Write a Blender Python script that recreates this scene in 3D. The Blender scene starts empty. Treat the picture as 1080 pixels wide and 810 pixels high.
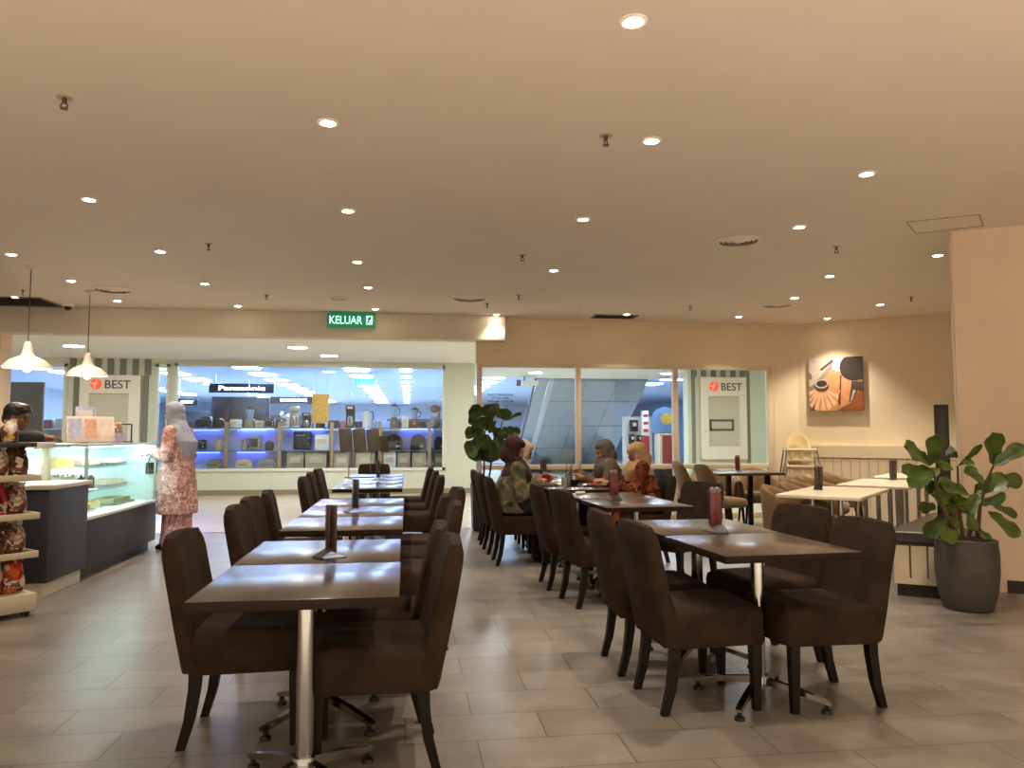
import bpy, bmesh, math, random
from mathutils import Vector, Matrix, Euler
random.seed(7)
S = bpy.context.scene
COL = S.collection
PI = math.pi
# ------------------------------------------------------------------ helpers
F_PX, CAM_H = 811.0, 1.28
PITCH = math.atan(53 / F_PX)
YAW = math.atan(110 * math.cos(PITCH) / F_PX)
_f = Vector((math.sin(YAW) * math.cos(PITCH), math.cos(YAW) * math.cos(PITCH), math.sin(PITCH)))
_r = Vector((math.cos(YAW), -math.sin(YAW), 0))
_u = _r.cross(_f)
CAM = Vector((0, 0, CAM_H))

def ray(x, y): return _f * F_PX + _r * (x - 540) + _u * (405 - y)
def atz(x, y, z):
    d = ray(x, y); return CAM + d * ((z - CAM_H) / d.z)
def aty(x, y, Y):
    d = ray(x, y); return CAM + d * (Y / d.y)

def lin(h):
    h = h.lstrip('#'); out = []
    for i in (0, 2, 4):
        c = int(h[i:i + 2], 16) / 255
        out.append(c / 12.92 if c <= 0.04045 else ((c + 0.055) / 1.055) ** 2.4)
    return tuple(out) + (1.0,)

MATS = {}
def mat(name, color, rough=0.5, metal=0.0, var=0.0, scale=8.0, bump=0.0, bscale=60.0, spec=0.5, sheen=0.0, emit=None, estr=0.0, coat=0.0, stretch=None):
    if name in MATS: return MATS[name]
    m = bpy.data.materials.new(name); m.use_nodes = True
    nt = m.node_tree; b = nt.nodes['Principled BSDF']
    c = lin(color) if isinstance(color, str) else color
    b.inputs['Base Color'].default_value = c
    b.inputs['Roughness'].default_value = rough; b.inputs['Metallic'].default_value = metal
    b.inputs['Specular IOR Level'].default_value = spec
    if sheen: b.inputs['Sheen Weight'].default_value = sheen
    if coat: b.inputs['Coat Weight'].default_value = coat
    if emit is not None:
        b.inputs['Emission Color'].default_value = lin(emit) if isinstance(emit, str) else emit
        b.inputs['Emission Strength'].default_value = estr
    if var or bump:
        tc = nt.nodes.new('ShaderNodeTexCoord')
        src = tc.outputs['Object']
        if stretch:
            mp = nt.nodes.new('ShaderNodeMapping'); mp.inputs['Scale'].default_value = stretch
            nt.links.new(src, mp.inputs['Vector']); src = mp.outputs['Vector']
        if var:
            n = nt.nodes.new('ShaderNodeTexNoise'); n.inputs['Scale'].default_value = scale; n.inputs['Detail'].default_value = 4
            nt.links.new(src, n.inputs['Vector'])
            r = nt.nodes.new('ShaderNodeValToRGB')
            r.color_ramp.elements[0].position = 0.3; r.color_ramp.elements[1].position = 0.7
            r.color_ramp.elements[0].color = tuple(max(0, v * (1 - var)) for v in c[:3]) + (1,)
            r.color_ramp.elements[1].color = tuple(min(1, v * (1 + var)) for v in c[:3]) + (1,)
            nt.links.new(n.outputs['Fac'], r.inputs['Fac']); nt.links.new(r.outputs['Color'], b.inputs['Base Color'])
        if bump:
            n2 = nt.nodes.new('ShaderNodeTexNoise'); n2.inputs['Scale'].default_value = bscale
            nt.links.new(src, n2.inputs['Vector'])
            bp = nt.nodes.new('ShaderNodeBump'); bp.inputs['Strength'].default_value = bump; bp.inputs['Distance'].default_value = 0.01
            nt.links.new(n2.outputs['Fac'], bp.inputs['Height']); nt.links.new(bp.outputs['Normal'], b.inputs['Normal'])
    MATS[name] = m
    return m

def glow(name, color, strength):
    if name in MATS: return MATS[name]
    m = bpy.data.materials.new(name); m.use_nodes = True; nt = m.node_tree
    nt.nodes.remove(nt.nodes['Principled BSDF'])
    e = nt.nodes.new('ShaderNodeEmission'); e.inputs['Color'].default_value = lin(color); e.inputs['Strength'].default_value = strength
    nt.links.new(e.outputs[0], nt.nodes['Material Output'].inputs['Surface'])
    MATS[name] = m
    return m

def glass(name, tint=(0.95, 0.97, 0.97, 1), ior=1.4, rough=0.0):
    if name in MATS: return MATS[name]
    m = bpy.data.materials.new(name); m.use_nodes = True; nt = m.node_tree
    nt.nodes.remove(nt.nodes['Principled BSDF'])
    t = nt.nodes.new('ShaderNodeBsdfTransparent'); t.inputs['Color'].default_value = tint
    g = nt.nodes.new('ShaderNodeBsdfGlossy'); g.inputs['Roughness'].default_value = rough; g.inputs['Color'].default_value = (0.9, 0.95, 0.95, 1)
    fr = nt.nodes.new('ShaderNodeFresnel'); ge = nt.nodes.new('ShaderNodeNewGeometry')
    mr = nt.nodes.new('ShaderNodeMapRange'); mr.inputs['To Min'].default_value = ior; mr.inputs['To Max'].default_value = 1 / ior   # same reflection from both faces
    nt.links.new(ge.outputs['Backfacing'], mr.inputs['Value']); nt.links.new(mr.outputs['Result'], fr.inputs['IOR'])
    mx = nt.nodes.new('ShaderNodeMixShader')
    nt.links.new(fr.outputs[0], mx.inputs[0])
    nt.links.new(t.outputs[0], mx.inputs[1]); nt.links.new(g.outputs[0], mx.inputs[2])
    nt.links.new(mx.outputs[0], nt.nodes['Material Output'].inputs['Surface'])
    MATS[name] = m
    return m

class MB:
    """collects shapes into one bmesh; mi = current material slot"""
    def __init__(s): s.bm = bmesh.new(); s.mi = 0; s.M = None
    def _mark(s, verts):
        for f in {f for v in verts for f in v.link_faces}:
            if not f.tag: f.material_index = s.mi; f.tag = True
        if s.M is not None:
            for v in verts: v.co = s.M @ v.co
        return verts
    def box(s, c, size, rz=0.0, rot=None, bev=0.0, seg=2):
        g = bmesh.ops.create_cube(s.bm, size=1.0); vs = g['verts']
        for v in vs: v.co = Vector((v.co.x * size[0], v.co.y * size[1], v.co.z * size[2]))
        if bev:
            es = list({e for v in vs for e in v.link_edges})
            r = bmesh.ops.bevel(s.bm, geom=es, offset=min(bev, min(size) * 0.49), segments=seg, profile=0.5, affect='EDGES')
            seen = set(r['verts']); st = list(r['verts'])
            while st:
                v = st.pop()
                for e in v.link_edges:
                    o = e.other_vert(v)
                    if o not in seen: seen.add(o); st.append(o)
            vs = list(seen)
        R = rot.to_matrix() if rot is not None else Matrix.Rotation(rz, 3, 'Z')
        for v in vs: v.co = R @ v.co + Vector(c)
        return s._mark(vs)
    def _frame(s, d):
        d = d.normalized(); a = Vector((0, 0, 1)) if abs(d.z) < 0.95 else Vector((1, 0, 0))
        x = a.cross(d).normalized(); return x, d.cross(x)
    def tube(s, pts, r, seg=10, caps=True, flat=None):
        pts = [Vector(p) for p in pts]; n = len(pts); rs = r if isinstance(r, (list, tuple)) else [r] * n
        rings = []; px = None
        for i, p in enumerate(pts):
            d = (pts[min(i + 1, n - 1)] - pts[max(i - 1, 0)])
            x, y = s._frame(d)
            if px is not None:
                dn = d.normalized(); x = (px - dn * px.dot(dn)); x = x.normalized() if x.length > 1e-6 else s._frame(d)[0]; y = dn.cross(x)
            px = x
            rings.append([p + (x * math.cos(2 * PI * k / seg) + y * math.sin(2 * PI * k / seg) * (flat or 1)) * rs[i] for k in range(seg)])
        return s.loft(rings, caps)
    def cyl(s, p0, p1, r0, r1=None, seg=16): return s.tube([p0, p1], [r0, r0 if r1 is None else r1], seg)
    def loft(s, rings, caps=True, close=True):
        V = [[s.bm.verts.new(p) for p in ring] for ring in rings]
        n = len(V[0])
        for a, b in zip(V, V[1:]):
            for k in range(n if close else n - 1):
                try: s.bm.faces.new((a[k], a[(k + 1) % n], b[(k + 1) % n], b[k]))
                except ValueError: pass
        if caps and close:
            for ring in (V[0][::-1], V[-1]):
                try: s.bm.faces.new(ring)
                except ValueError: pass
        return s._mark([v for ring in V for v in ring])
    def lathe(s, prof, c=(0, 0, 0), seg=28, caps=True):
        c = Vector(c)
        return s.loft([[c + Vector((r * math.cos(2 * PI * k / seg), r * math.sin(2 * PI * k / seg), z)) for k in range(seg)] for r, z in prof], caps)
    def ball(s, c, r, seg=18, rings=12, rot=None):
        r = (r, r, r) if not isinstance(r, (tuple, list)) else r
        g = bmesh.ops.create_uvsphere(s.bm, u_segments=seg, v_segments=rings, radius=1.0); R = rot.to_matrix() if rot is not None else None
        for v in g['verts']:
            p = Vector((v.co.x * r[0], v.co.y * r[1], v.co.z * r[2]))
            v.co = (R @ p if R else p) + Vector(c)
        return s._mark(g['verts'])
    def prism(s, poly, z0, z1):
        a = [s.bm.verts.new((p[0], p[1], z0)) for p in poly]; b = [s.bm.verts.new((p[0], p[1], z1)) for p in poly]
        n = len(poly); s.bm.faces.new(a[::-1]); s.bm.faces.new(b)
        for k in range(n): s.bm.faces.new((a[k], a[(k + 1) % n], b[(k + 1) % n], b[k]))
        return s._mark(a + b)
    def slab(s, poly, o, ex, ey, t):
        """polygon (a,b) on plane o+a*ex+b*ey given thickness t along ex x ey"""
        o, ex, ey = Vector(o), Vector(ex), Vector(ey); nz = ex.cross(ey).normalized()
        a = [s.bm.verts.new(o + ex * p[0] + ey * p[1]) for p in poly]; b = [s.bm.verts.new(o + ex * p[0] + ey * p[1] + nz * t) for p in poly]
        n = len(poly); s.bm.faces.new(a[::-1]); s.bm.faces.new(b)
        for k in range(n): s.bm.faces.new((a[k], a[(k + 1) % n], b[(k + 1) % n], b[k]))
        return s._mark(a + b)
    def text(s, body, size, o, ex, ey, t=0.004, align='LEFT', width=None):
        cu = bpy.data.curves.new('t', 'FONT'); cu.body = body; cu.size = size; cu.extrude = 0; cu.align_x = align; cu.offset = size * 0.012
        ob = bpy.data.objects.new('t', cu); COL.objects.link(ob)
        dg = bpy.context.evaluated_depsgraph_get(); me = bpy.data.meshes.new_from_object(ob.evaluated_get(dg))
        bpy.data.objects.remove(ob); bpy.data.curves.remove(cu)
        tmp = bmesh.new(); tmp.from_mesh(me); bpy.data.meshes.remove(me)
        xs = [v.co.x for v in tmp.verts]; sc = 1.0
        if width and xs: sc = width / (max(xs) - min(xs))
        ex, ey, o = Vector(ex), Vector(ey), Vector(o); nz = ex.cross(ey).normalized(); mp = {}; vs = []
        for v in tmp.verts:
            mp[v.index] = s.bm.verts.new(o + ex * v.co.x * sc + ey * v.co.y + nz * t); vs.append(mp[v.index])
        for f in tmp.faces:
            try: s.bm.faces.new([mp[v.index] for v in f.verts])
            except ValueError: pass
        tmp.free()
        return s._mark(vs)
    def mesh(s, name, ang=35):
        bmesh.ops.recalc_face_normals(s.bm, faces=s.bm.faces[:])
        me = bpy.data.meshes.new(name); s.bm.to_mesh(me); s.bm.free()
        for p in me.polygons: p.use_smooth = True
        me.set_sharp_from_angle(angle=math.radians(ang))
        return me
    def build(s, name, m, parent=None, ang=35):
        me = s.mesh(name, ang)
        for k in (m if isinstance(m, (list, tuple)) else [m]): me.materials.append(k)
        o = bpy.data.objects.new(name, me); COL.objects.link(o)
        if parent is not None: o.parent = parent
        return o

def tag(o, label=None, cat=None, group=None, kind=None):
    if label: o['label'] = label
    if cat: o['category'] = cat
    if group: o['group'] = group
    if kind: o['kind'] = kind
    return o
def thing(name, label, cat, loc=(0, 0, 0), rz=0.0, group=None):
    o = bpy.data.objects.new(name, None); COL.objects.link(o)
    o.location = loc; o.rotation_euler = (0, 0, rz); o.empty_display_size = 0.1
    return tag(o, label, cat, group)
def struct(mb, name, m, parent=None):
    o = mb.build(name, m, parent); o['kind'] = 'structure'; return o
def dup(root, loc=None, rz=None, label=None, group=None, mats=None):
    r = root.copy(); COL.objects.link(r)
    if loc is not None: r.location = loc
    if rz is not None: r.rotation_euler = (0, 0, rz)
    if label: r['label'] = label
    if group: r['group'] = group
    for ch in list(root.children):
        c = ch.copy(); COL.objects.link(c); c.parent = r; c.matrix_parent_inverse = ch.matrix_parent_inverse.copy()
        for g in ch.children:
            d = g.copy(); COL.objects.link(d); d.parent = c
    return r
def recolor(root, mp):
    """give a copy its own colour: part name -> material"""
    for o in [root] + list(root.children):
        k = o.name.split('.')[0]
        if k in mp:
            o.data = o.data.copy(); o.data.materials.clear(); o.data.materials.append(mp[k])
    return root
def lamp(kind, name, loc, energy, color, size=0.05, rot=None, **kw):
    l = bpy.data.lights.new(name, kind); l.energy = energy; l.color = color
    if kind == 'AREA':
        l.shape = 'RECTANGLE'; l.size = size[0]; l.size_y = size[1]
    else: l.shadow_soft_size = size
    for k, v in kw.items(): setattr(l, k, v)
    o = bpy.data.objects.new(name, l); COL.objects.link(o); o.location = loc
    if rot: o.rotation_euler = rot
    o['kind'] = 'helper'
    return o
def pattern_mat(name, base, cols, scale, rough=0.85):
    m = bpy.data.materials.new(name); m.use_nodes = True; nt = m.node_tree; b = nt.nodes['Principled BSDF']; b.inputs['Roughness'].default_value = rough; b.inputs['Specular IOR Level'].default_value = .2
    tc = nt.nodes.new('ShaderNodeTexCoord'); n = nt.nodes.new('ShaderNodeTexNoise'); n.inputs['Scale'].default_value = scale * .5; n.inputs['Detail'].default_value = 2
    nt.links.new(tc.outputs['Object'], n.inputs['Vector'])
    mxv = nt.nodes.new('ShaderNodeMix'); mxv.data_type = 'RGBA'; mxv.inputs[0].default_value = .12; nt.links.new(tc.outputs['Object'], mxv.inputs[6]); nt.links.new(n.outputs['Color'], mxv.inputs[7])
    v = nt.nodes.new('ShaderNodeTexVoronoi'); v.inputs['Scale'].default_value = scale; nt.links.new(mxv.outputs[2], v.inputs['Vector'])
    r = nt.nodes.new('ShaderNodeValToRGB'); r.color_ramp.interpolation = 'CONSTANT'; els = r.color_ramp.elements
    allc = [base] + cols; els[0].position = 0; els[0].color = lin(allc[0]); els[1].position = 1 / len(allc); els[1].color = lin(allc[1])
    for k, c in enumerate(allc[2:], 2): e = els.new(k / len(allc)); e.color = lin(c)
    sp = nt.nodes.new('ShaderNodeSeparateColor'); nt.links.new(v.outputs['Color'], sp.inputs[0]); nt.links.new(sp.outputs[0], r.inputs['Fac']); nt.links.new(r.outputs['Color'], b.inputs['Base Color'])
    return m
# ------------------------------------------------------------------ materials
def floor_material():
    m = bpy.data.materials.new('floor_tiles'); m.use_nodes = True; nt = m.node_tree; b = nt.nodes['Principled BSDF']
    tc = nt.nodes.new('ShaderNodeTexCoord')
    br = nt.nodes.new('ShaderNodeTexBrick'); br.offset = 0.5; br.offset_frequency = 2
    br.inputs['Scale'].default_value = 1.0; br.inputs['Brick Width'].default_value = 0.6; br.inputs['Row Height'].default_value = 0.3
    br.inputs['Mortar Size'].default_value = 0.0035; br.inputs['Mortar Smooth'].default_value = 0.2; br.inputs['Bias'].default_value = 0.0
    br.inputs['Color1'].default_value = lin('#877f76'); br.inputs['Color2'].default_value = lin('#7a736b'); br.inputs['Mortar'].default_value = lin('#544d47')
    nt.links.new(tc.outputs['Object'], br.inputs['Vector'])
    n = nt.nodes.new('ShaderNodeTexNoise'); n.inputs['Scale'].default_value = 3.0; n.inputs['Detail'].default_value = 6; n.inputs['Roughness'].default_value = 0.65
    nt.links.new(tc.outputs['Object'], n.inputs['Vector'])
    mr = nt.nodes.new('ShaderNodeMapRange'); mr.inputs['From Min'].default_value = 0.3; mr.inputs['From Max'].default_value = 0.7; mr.inputs['To Min'].default_value = 0.72; mr.inputs['To Max'].default_value = 1.2
    nt.links.new(n.outputs['Fac'], mr.inputs['Value'])
    mx = nt.nodes.new('ShaderNodeMix'); mx.data_type = 'RGBA'; mx.blend_type = 'MULTIPLY'; mx.inputs[0].default_value = 1.0
    nt.links.new(br.outputs['Color'], mx.inputs[6]); nt.links.new(mr.outputs['Result'], mx.inputs[7])
    nt.links.new(mx.outputs[2], b.inputs['Base Color'])
    mr2 = nt.nodes.new('ShaderNodeMapRange'); mr2.inputs['To Min'].default_value = 0.24; mr2.inputs['To Max'].default_value = 0.42
    nt.links.new(n.outputs['Fac'], mr2.inputs['Value']); nt.links.new(mr2.outputs['Result'], b.inputs['Roughness'])
    bp = nt.nodes.new('ShaderNodeBump'); bp.inputs['Strength'].default_value = 0.25; bp.inputs['Distance'].default_value = 0.004; bp.invert = True
    nt.links.new(br.outputs['Fac'], bp.inputs['Height']); nt.links.new(bp.outputs['Normal'], b.inputs['Normal'])
    return m
M_FLOOR = floor_material()
M_CEIL = mat('ceiling_paint', '#ddd2c6', 0.9, var=0.02, scale=2)
M_WALL = mat('cream_wall', '#e2d2b4', 0.85, var=0.03, scale=3)
M_BEAM = mat('beam_paint', '#d3cabb', 0.85)
M_PILLAR = mat('pillar_paint', '#d9c2a6', 0.85, var=0.04, scale=2)
M_DARKBASE = mat('dark_skirting', '#2b221c', 0.6)
M_FRAME = mat('glazing_frame', '#d6c6ae', 0.45, spec=0.5)
M_GLASS = glass('window_glass')
M_DGLASS = glass('display_glass', (0.97, 0.99, 0.985, 1), 1.18)
M_CORFLOOR = mat('corridor_stone', '#c6b9a2', 0.22, var=0.05, scale=2)
M_CORCEIL = mat('corridor_ceiling', '#eceeea', 0.8)
M_STOREWALL = mat('store_panel', '#ccd3be', 0.35)
M_CHROME = mat('chrome', '#a9a9a8', 0.2, 1.0)
M_STEEL = mat('brushed_steel', '#b8b8b4', 0.32, 1.0)
M_BLACK = mat('black_plastic', '#151413', 0.45)
M_WHITE = mat('white_plastic', '#e8e4da', 0.4)

# ------------------------------------------------------------------ room shell
mb = MB(); mb.box((0.5, 5.9, -0.05), (19, 9.4, 0.1)); struct(mb, 'floor', M_FLOOR)
mb = MB(); mb.box((0.5, -0.9, -0.05), (19, 4.2, 0.1)); struct(mb, 'floor_bounce', mat('bounce_floor_pale', '#e6e2dc', 0.5))  # unseen pale floor added so strong lamps bounce light onto the ceiling
mb = MB(); mb.box((1, 28.3, -0.05), (30, 35.4, 0.1)); struct(mb, 'floor_corridor', M_CORFLOOR)
mb = MB(); mb.box((0.5, 4.15, 3.05), (19, 14.5, 0.1)); struct(mb, 'ceiling', M_CEIL)
mb = MB(); mb.box((1, 14.2, 2.9), (26, 5.6, 0.1)); mb.box((7.72, 19.1, 2.9), (12.56, 4.2, 0.1)); struct(mb, 'ceiling_corridor', M_CORCEIL)
mb = MB(); mb.box((-8.05, 4.2, 1.5), (0.1, 14.4, 3)); struct(mb, 'wall_left', M_WALL)
mb = MB(); mb.box((9.85, 2.6, 1.5), (0.1, 11.2, 3)); struct(mb, 'wall_right', M_WALL)
# beam over the open shop front
mb = MB(); mb.box((-3.3, 11.15, 2.82), (9.38, 0.3, 0.36), bev=0.006); struct(mb, 'wall_front_beam', M_BEAM)
# header above the glazed front and the piece of wall beside it
mb = MB(); mb.box((3.30, 11.4, 2.66), (4.60, 0.2, 0.68)); mb.box((5.83, 11.4, 1.5), (0.46, 0.2, 3)); struct(mb, 'wall_front', M_WALL)
mb = MB(); mb.box((-6.7, 11.15, 1.32), (2.64, 0.3, 2.64)); struct(mb, 'wall_front_left', M_PILLAR)
K = Vector((6.05, 11.3, 0)); W = Vector((0.743, -0.669, 0)); WN = Vector((-0.669, -0.743, 0))
mb = MB(); mb.slab([(0, 0), (5.1, 0), (5.1, 3), (0, 3)], K, W, Vector((0, 0, 1)), -0.15); struct(mb, 'wall_oblique', M_WALL)
# wainscot: plain band with a ledge over grooved boards
mb = MB()
mb.slab([(-0.12, 0.93), (5.0, 0.93), (5.0, 1.11), (-0.12, 1.11)], K + WN * 0.10, W, Vector((0, 0, 1)), -0.12)
for k in range(40):
    a = 0.0 + k * 0.125
    mb.slab([(a, 0.0), (a + 0.12, 0.0), (a + 0.12, 0.92), (a, 0.92)], K + WN * 0.085, W, Vector((0, 0, 1)), -0.085)
struct(mb, 'trim_wainscot', mat('wainscot_paint', '#d8c8aa', 0.7))
# pillar wall on the right, slightly turned
EP = Vector((4.58, 5.9, 0)); UP = Vector((0.82, -0.572, 0)).normalized(); VP = Vector((0.572, 0.82, 0)).normalized()
mb = MB(); q = [EP, EP + UP * 4.6, EP + UP * 4.6 + VP * 0.45, EP + VP * 0.45]; mb.prism([(p.x, p.y) for p in q], 0, 3.0)
struct(mb, 'wall_pillar', M_PILLAR)
mb = MB(); o = EP - VP * 0.012; q = [o + UP * 0.3, o + UP * 4.6, o + UP * 4.6 + VP * 0.014, o + UP * 0.3 + VP * 0.014]
mb.prism([(p.x, p.y) for p in q], 0, 0.10); struct(mb, 'baseboard_right', M_DARKBASE)
mb = MB(); mb.tube([EP + Vector((0, 0, 0)), EP + Vector((0, 0, 3.0))], 0.012, 8); struct(mb, 'trim_corner', mat('corner_bead', '#cfc0aa', 0.6))
# glazed front on the right: frame and three tall panes over three low ones
GX0, GX1, GY = 1.0, 5.6, 11.3
mb = MB()
for x0, x1 in ((1.0, 1.08), (2.49, 2.57), (4.0, 4.08), (5.52, 5.6)): mb.box(((x0 + x1) / 2, GY, 1.16), (x1 - x0, 0.09, 2.32), bev=0.006)
for z0, z1 in ((2.27, 2.33), (0.76, 0.83), (0.0, 0.09)): mb.box(((GX0 + GX1) / 2, GY, (z0 + z1) / 2), (GX1 - GX0, 0.085, z1 - z0), bev=0.005)
win = struct(mb, 'window_1', M_FRAME)
for x0, x1 in ((1.08, 2.49), (2.57, 4.0), (4.08, 5.52)):
    for z0, z1 in ((0.83, 2.27), (0.09, 0.76)):
        mb = MB(); mb.box(((x0 + x1) / 2, GY, (z0 + z1) / 2), (x1 - x0, 0.008, z1 - z0)); mb.build('pane', M_GLASS, win)
LT = mat('window_lettering', '#2b3566', 0.6)
tx = MB()
for body, size, px, py, w in (('WAKTU PERNIAGAAN', 0.044, 514, 417.3, 0.385), ('SETIAP HARI', 0.038, 519, 420.6, 0.25), ('10.00 AM - 10.00 PM', 0.044, 514, 424.2, 0.375)):
    p = aty(px, py, GY - 0.006); tx.text(body, size, p, (1, 0, 0), (0, 0, 1), 0.0, width=w)
o = tx.build('window_lettering', LT); tag(o, 'three lines of dark opening hours lettering on the left glass pane', 'lettering')
# tile line closing strip between cafe floor and corridor floor
mb = MB(); mb.box((-3.2, 10.6, 0.001), (8.4, 0.03, 0.006)); struct(mb, 'trim_threshold', M_STEEL)

# ------------------------------------------------------------------ ceiling fittings
WARM = (1.0, 0.855, 0.69)
M_LENS = glow('downlight_lens', '#ffe9c8', 30)
M_TRIM = mat('downlight_trim', '#efe6d8', 0.5)
def downlight_proto():
    t = thing('downlight', 'x', 'ceiling light', (0, 0, 3.0), 0, 'recessed downlights in the ceiling')
    mb = MB(); mb.lathe([(0.041, -0.001), (0.041, -0.008), (0.050, -0.010), (0.060, -0.004), (0.060, 0.0)], seg=24, caps=False); mb.build('trim_ring', M_TRIM, t)
    mb = MB(); mb.lathe([(0.001, -0.013), (0.022, -0.012), (0.041, -0.006)], seg=20, caps=False); mb.build('lens', M_LENS, t)
    return t
DL = [(668, 22, 'bright recessed downlight nearest the top of the photo'), (346, 129, 'bright recessed downlight topmost in the column above the exit sign'),
 (687, 148, 'recessed downlight just beside the sprinkler in the upper middle ceiling'), (94, 210, 'recessed downlight below the left sprinkler, far left of the ceiling'),
 (367, 222, 'recessed downlight second from top in the column above the exit sign'), (914, 183, 'recessed downlight high on the right above the pillar wall'),
 (843, 239, 'recessed downlight between round air diffuser and right sprinkler'), (615, 231, 'recessed downlight left of the large round air diffuser, standing alone'),
 (169, 265, 'recessed downlight left of a sprinkler, above the two pendant lamps'), (12, 268, 'recessed downlight at the left edge above the first pendant canopy'),
 (377, 276, 'recessed downlight third from top in the column above the exit sign'), (584, 285, 'recessed downlight near the small sprinkler in mid ceiling'),
 (75, 296, 'recessed downlight between the two pendant canopies'), (216, 299, 'recessed downlight under a sprinkler left of the exit sign'),
 (388, 303, 'recessed downlight nearest above the green exit sign'), (989, 269, 'recessed downlight beside the pillar wall corner'),
 (875, 291, 'recessed downlight below the right-hand sprinkler'), (124, 317, 'small recessed downlight beyond the second pendant canopy'),
 (251, 323, 'small recessed downlight in front of the beam, left of the exit sign'), (396, 326, 'small recessed downlight touching the right end of the exit sign'),
 (838, 314, 'small recessed downlight just beyond the small round diffuser'), (779, 334, 'small recessed downlight against the header above the right pane'),
 (661, 332, 'small recessed downlight beside the dark square ceiling vent'), (928, 321, 'recessed downlight near the far right sprinkler'),
 (876, 338, 'recessed downlight washing the wall above the framed picture'), (16, 313, 'small recessed downlight by the dark vent on the left'),
 (533, 331, 'small recessed downlight over the lit end of the beam')]
dl0 = downlight_proto(); DLP = []
for i, (px, py, lab) in enumerate(DL):
    p = atz(px, py, 3.0)
    if p.y > 10.62: p *= 10.62 / p.y; p.z = 3.0
    if px == 876: p = Vector((K + W * 0.55 + WN * 0.45)); p.z = 3.0
    if px == 533: p = Vector((1.25, 10.9, 3.0))
    d = dl0 if i == 0 else dup(dl0)
    d.location = (p.x, p.y, 3.0); d['label'] = lab; DLP.append(p)
    lamp('SPOT', 'downlight_lamp', (p.x, p.y, 2.975), {876: 85, 928: 90, 533: 26}.get(px, 58), WARM, 0.035, None, spot_size=math.radians(100), spot_blend=0.8)
# unseen lamps off frame; those over the pale floor added extra strong for bounce
for x, y in ((-5, 0.5), (-2.2, 0.2), (0.8, -0.5), (3.6, 0.3), (-3.4, -2), (2.4, -2), (6, -1), (6.6, 2.5), (-5.5, 3), (8.2, 8.1)):
    lamp('SPOT', 'downlight_lamp', (x, y, 2.975), 300 if y < 1 else 58, WARM, 0.035, None, spot_size=math.radians(100), spot_blend=0.8)

M_BRASS = mat('sprinkler_metal', '#5d544a', 0.4, 0.8)
def sprinkler_proto():
    t = thing('sprinkler', 'x', 'sprinkler', (0, 0, 3.0), 0, 'fire sprinklers in the ceiling')
    mb = MB(); mb.lathe([(0.001, -0.002), (0.036, -0.004), (0.039, -0.001), (0.039, 0)], seg=20, caps=False); mb.build('escutcheon', mat('sprinkler_plate', '#b3a690', 0.5, 0.2), t)
    mb = MB(); mb.cyl((0, 0, 0), (0, 0, -0.03), 0.012, 0.010, 10)
    for s in (-1, 1): mb.tube([(0.010 * s, 0, -0.028), (0.017 * s, 0, -0.045), (0.006 * s, 0, -0.058)], 0.004, 6)
    mb.cyl((0, 0, -0.056), (0, 0, -0.06), 0.019, 0.019, 14); mb.build('sprinkler_head', M_BRASS, t)
    return t
sp0 = sprinkler_proto()
for i, (px, py, lab) in enumerate([(68, 103, 'fire sprinkler with brass plate in the upper left ceiling'), (639, 143, 'fire sprinkler left of a bright downlight in the upper middle ceiling'),
  (220, 257, 'fire sprinkler right of a downlight, left of the exit sign'), (24, 306, 'fire sprinkler beside the first pendant canopy'), (281, 311, 'small fire sprinkler midway between second pendant and exit sign'),
  (551, 269, 'small fire sprinkler near the middle of the ceiling'), (547, 311, 'small fire sprinkler right of the fan shaped diffuser'), (514, 320, 'small fire sprinkler close before the beam end'),
  (882, 260, 'fire sprinkler in the right part of the ceiling'), (728, 323, 'small fire sprinkler right of the dark square vent'), (961, 313, 'fire sprinkler before the wall with the picture')]):
    p = atz(px, py, 3.0); d = sp0 if i == 0 else dup(sp0); d.location = (p.x, min(p.y, 10.85), 3.0); d['label'] = lab
    d.rotation_euler = (0, 0, i * 0.7)
# round air diffusers
M_DIFF = mat('diffuser_paint', '#e4dacb', 0.6); M_DARKGAP = mat('vent_dark', '#7d7263', 0.8)
def diffuser(px, py, R, lab):
    p = atz(px, py, 3.0); t = thing('air_diffuser', lab, 'air vent', (p.x, min(p.y, 10.5), 3.0), 0, 'round ceiling air diffusers')
    mb = MB(); mb.lathe([(0.001, -0.002), (R * 0.9, -0.002)], seg=32, caps=False); mb.build('backing', M_DARKGAP, t)
    for k in range(4):
        r = R * (0.28 + 0.2 * k); mb = MB(); mb.lathe([(r - R * 0.10, -0.030 + 0.004 * k), (r, -0.018 + 0.004 * k), (r + R * 0.04, -0.004), (r - R * 0.02, -0.006), (r - R * 0.10, -0.024 + 0.004 * k)], seg=36, caps=False)
        mb.build('ring', M_DIFF, t)
    mb = MB(); mb.ball((0, 0, -0.02), (R * 0.12, R * 0.12, 0.012)); mb.build('hub', M_DIFF, t)
diffuser(779, 253, 0.21, 'large round air diffuser in the right half of the ceiling')
diffuser(819, 321, 0.22, 'smaller looking round diffuser before the header on the right')
diffuser(119, 305, 0.24, 'round air diffuser near the second pendant canopy')
diffuser(495, 314, 0.25, 'round diffuser nearest the exit sign, right of it')
diffuser(357, 314, 0.12, 'faint small round diffuser left of the exit sign top')
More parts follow.
